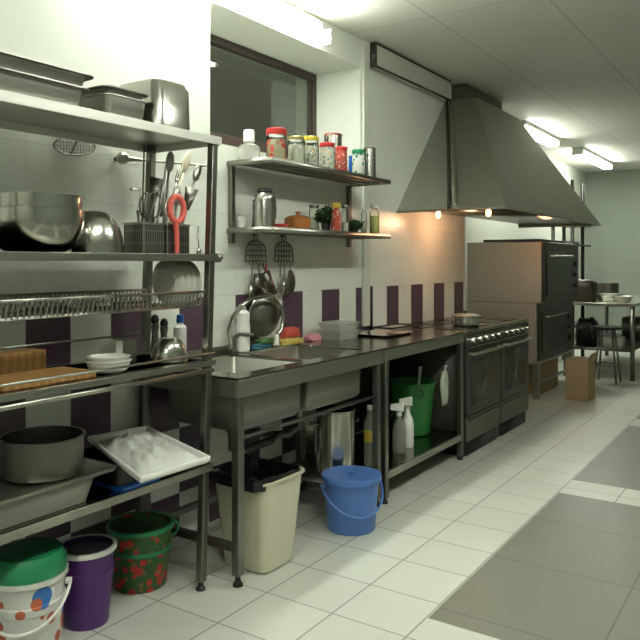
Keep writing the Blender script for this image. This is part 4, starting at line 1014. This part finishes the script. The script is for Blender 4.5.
# --- fourth shelf
Z4 = .5165
tub(1.13, 1.675, 2.05, 2.40, Z4, Z4+.085, 'greymilk', 'long smoky clear plastic tub on the bottom shelf of the rack', 'storage_tub', taper=.02)
lt = MB(); lt.rrect([(1.11, 1.75, 2.035, 2.42, Z4+.0895, .02), (1.10, 1.76, 2.025, 2.43, Z4+.104, .02), (1.11, 1.75, 2.035, 2.42, Z4+.104, .02), (1.12, 1.74, 2.045, 2.41, Z4+.0935, .02)])
tag(lt.build('flat_tray', M['steelh']), 'flat steel tray covering the smoky tub, under the grey pot', 'tray')
x, y = 1.565, 2.20; pt = thing('cooking_pot', 'dull grey wide pot standing on the tray over the smoky tub', 'pot', (x, y, Z4+.0945)); zz = Z4+.0945
MB().lathe([(.125, .0005), (.135, .01), (.138, .13), (.144, .133), (.144, .137), (.134, .137), (.131, .014), (.001, .008)], (x, y, zz), 44).build('pot_body', M['steeld'], pt)
MB().tube(arc((x-.02, y+.138, zz+.11), .03, 0, PI, 10, (1, 0, 0), (0, 1, 0)), .005, 8).build('handle', M['steeld'], pt)
rp = MB(); rp.rrect([(1.775, 2.175, 2.05, 2.38, Z4+.0205, .02), (1.77, 2.18, 2.045, 2.39, Z4+.085, .02), (1.775, 2.175, 2.05, 2.385, Z4+.085, .02), (1.78, 2.17, 2.055, 2.375, Z4+.026, .02)])
tag(rp.build('roasting_tin', M['black']), 'black roasting tin under the white tray on the bottom shelf', 'tin')
bl = MB(); bl.rrect([(1.78, 1.97, 2.035, 2.38, Z4+.0003, .02), (1.775, 1.975, 2.03, 2.385, Z4+.016, .02), (1.785, 1.965, 2.04, 2.375, Z4+.0195, .02)])
tag(bl.build('plastic_tray', M['bluedk']), 'bright blue plastic tray lying beneath the black roasting tin', 'tray')
# white tray, set askew over the roasting tin and jutting out at the front
zt = Z4+.0865
wtr = thing('white_tray', 'white plastic tray with crumpled film jutting out over the black tin', 'tray', (2.0, 2.15, zt), (0, 0, 0))
cn = [(1.985, 2.49), (1.715, 1.885), (2.035, 1.865), (2.285, 2.45)]
cn = [(1.95, 2.445), (1.675, 1.83), (2.005, 1.815), (2.225, 2.39)]
c0 = (sum(p[0] for p in cn)/4, sum(p[1] for p in cn)/4)
def ring(k, z): return [(c0[0]+(p[0]-c0[0])*k, c0[1]+(p[1]-c0[1])*k, z) for p in cn]
b = MB(); b.loft([ring(.93, zt), ring(1.0, zt+.012), ring(1.0, zt+.030), ring(.94, zt+.030), ring(.90, zt+.012)]); b.build('tray_shell', M['white'], wtr, bev=.006)
fm = bmesh.new(); g = MB(); N = 26
gv = [[None]*(N+1) for _ in range(N+1)]
for i in range(N+1):
    for j in range(N+1):
        u, v_ = i/N, j/N
        a = V((*cn[1], 0)).lerp(V((*cn[2], 0)), u); c = V((*cn[0], 0)).lerp(V((*cn[3], 0)), u); p = a.lerp(c, v_)
        p = V((c0[0], c0[1], 0))+(p-V((c0[0], c0[1], 0)))*.80
        e = min(u, 1-u, v_, 1-v_)
        hgt = min(1, e*5)*(.018+.05*abs(noise.noise(V((u*4.2, v_*4.2, 1.7))))+.02*abs(noise.noise(V((u*11, v_*11, 4)))))
        gv[i][j] = g.b.verts.new((p.x, p.y, zt+.013+hgt))
for i in range(N):
    for j in range(N): g.b.faces.new([gv[i][j], gv[i+1][j], gv[i+1][j+1], gv[i][j+1]])
fo = g.build('crumpled_film', M['film'], None, ang=60); tag(fo, 'crumpled white plastic film heaped in the white tray', 'film')

# ================================================================== BACKGROUND BY THE FAR WALL
bt = thing('work_table', 'far steel work table beyond the ovens, crowded with kitchenware', 'table', (9.9, 1.9, 0))
MB().box(8.75, 11.0, 1.55, 2.35, .84, .875).build('table_top', M['steel'], bt, bev=.004)
MB().box(8.8, 10.95, 1.6, 2.3, .32, .345).build('shelf', M['steeld'], bt)
for lx in (8.78, 10.97):
    for ly in (1.58, 2.32): MB().box(lx-.022, lx+.022, ly-.022, ly+.022, .0005, .8395).build('leg', M['steeld'], bt)
sr = thing('storage_rack', 'narrow dark storage rack standing behind the ovens', 'rack', (9.9, 2.58, 0))
for lx in (9.67, 10.2):
    for ly in (2.47, 2.72): MB().box(lx-.02, lx+.02, ly-.02, ly+.02, .0005, 2.42).build('post', M['enamel'], sr)
for z in (.5, 1.0, 1.56, 1.83): MB().box(9.62, 10.42, 2.41, 2.77, z, z+.025).build('shelf', M['enamel'], sr, bev=.003)
def small(name, label, cat, mb, m, group=None): return tag(mb.build(name, M[m]), label, cat, group)
b = MB(); b.blob((9.02, 2.16, .8755), (.15, .13, .27), 3, .2); small('sack', 'dark brown lumpy sack on the far work table', 'sack', b, 'frame')
for k, (x, y) in enumerate(((9.3, 1.92), (9.3, 1.92), (9.3, 1.92))):
    b = MB(); z0 = .8755+.03*k; b.rrect([(x-.2, x+.2, y-.1, y+.1, z0, .02), (x-.215, x+.215, y-.115, y+.115, z0+.028, .02)])
    small('oven_tray', ['pale metal tray at the bottom of the stack on the far work table', 'pale metal tray in the middle of the stack on the far work table', 'pale metal tray on top of the stack on the far work table'][k], 'tray', b, 'steel', 'trays stacked on the far work table')
b = MB(); b.lathe([(.12, 0), (.13, .01), (.13, .2), (.135, .205), (.12, .205), (.118, .01), (.001, .008)], (9.75, 2.05, .8755), 28); small('tall_pot', 'dark tall pot on the far work table', 'pot', b, 'steeld')
b = MB(); b.lathe([(.07, 0), (.10, .07), (.103, .075), (.09, .07), (.06, .01), (.001, .008)], (9.0, 1.72, .8755), 24); small('white_bowl', 'white bowl at the near left corner of the far work table', 'bowl', b, 'offw')
b = MB(); b.blob((9.0, 2.12, .3455), (.15, .13, .34), 9, .2); small('refuse_bag', 'blue black plastic bag on the lower shelf of the far work table', 'bag', b, 'bag')
b = MB(); b.box(8.88, 9.12, 1.72, 1.92, .3456, .47); small('white_box', 'white box beside the dark bag under the far work table', 'box', b, 'offw')
b = MB(); b.box(10.1, 10.55, 1.6, 1.95, .3456, .62); small('plastic_crate', 'dark grey crate under the right of the far work table', 'crate', b, 'steeld')
b = MB(); b.lathe([(.11, 0), (.12, .01), (.12, .14), (.001, .15)], (9.92, 2.58, 1.0255), 24); small('rack_pot', 'dark pot on the rack behind the ovens', 'pot', b, 'steeld')
b = MB(); b.rrect([(9.72, 10.1, 2.50, 2.68, 1.5855, .02), (9.71, 10.11, 2.49, 2.69, 1.625, .02)]); small('rack_tray', 'flat tray on the upper shelf of the rack behind the ovens', 'tray', b, 'steel')
ch = thing('stool', 'dark metal stool at the right edge in front of the far work table', 'stool', (8.53, 1.80, 0))
MB().lathe([(.001, 0), (.16, .0), (.165, .01), (.165, .028), (.001, .032)], (8.53, 1.80, .60), 28).build('seat', M['black'], ch)
for a in (PI/4, 3*PI/4, 5*PI/4, 7*PI/4): MB().tube([(8.53+.09*math.cos(a), 1.80+.09*math.sin(a), .599), (8.53+.17*math.cos(a), 1.80+.17*math.sin(a), .001)], .012, 8).build('leg', M['steeld'], ch)
MB().tube([(8.53+.15*math.cos(2*PI*i/28), 1.80+.15*math.sin(2*PI*i/28), .2) for i in range(28)], .008, 8, True).build('foot_ring', M['steeld'], ch)

# ================================================================== CAMERA, WORLD, VIEW
cd = bpy.data.cameras.new('camera'); cam = bpy.data.objects.new('camera', cd); C.objects.link(cam)
cd.sensor_fit = 'HORIZONTAL'; cd.sensor_width = 36; cd.lens = CF/640*36; cd.clip_start = .05
cam.location = (0, 0, CH)
fwd = V((.833, .553, 0)).normalized()
cam.rotation_euler = fwd.to_track_quat('-Z', 'Y').to_euler()
cd.shift_y = -(320-CHY)/640
scn.camera = cam
wd = bpy.data.worlds.new('night'); scn.world = wd; wd.use_nodes = True
wd.node_tree.nodes['Background'].inputs[0].default_value = (.06, .065, .05, 1); wd.node_tree.nodes['Background'].inputs[1].default_value = .5
vs = scn.view_settings; vs.view_transform = 'Standard'; vs.look = 'None'; vs.exposure = 1.3; vs.gamma = 1; vs.use_curve_mapping = False
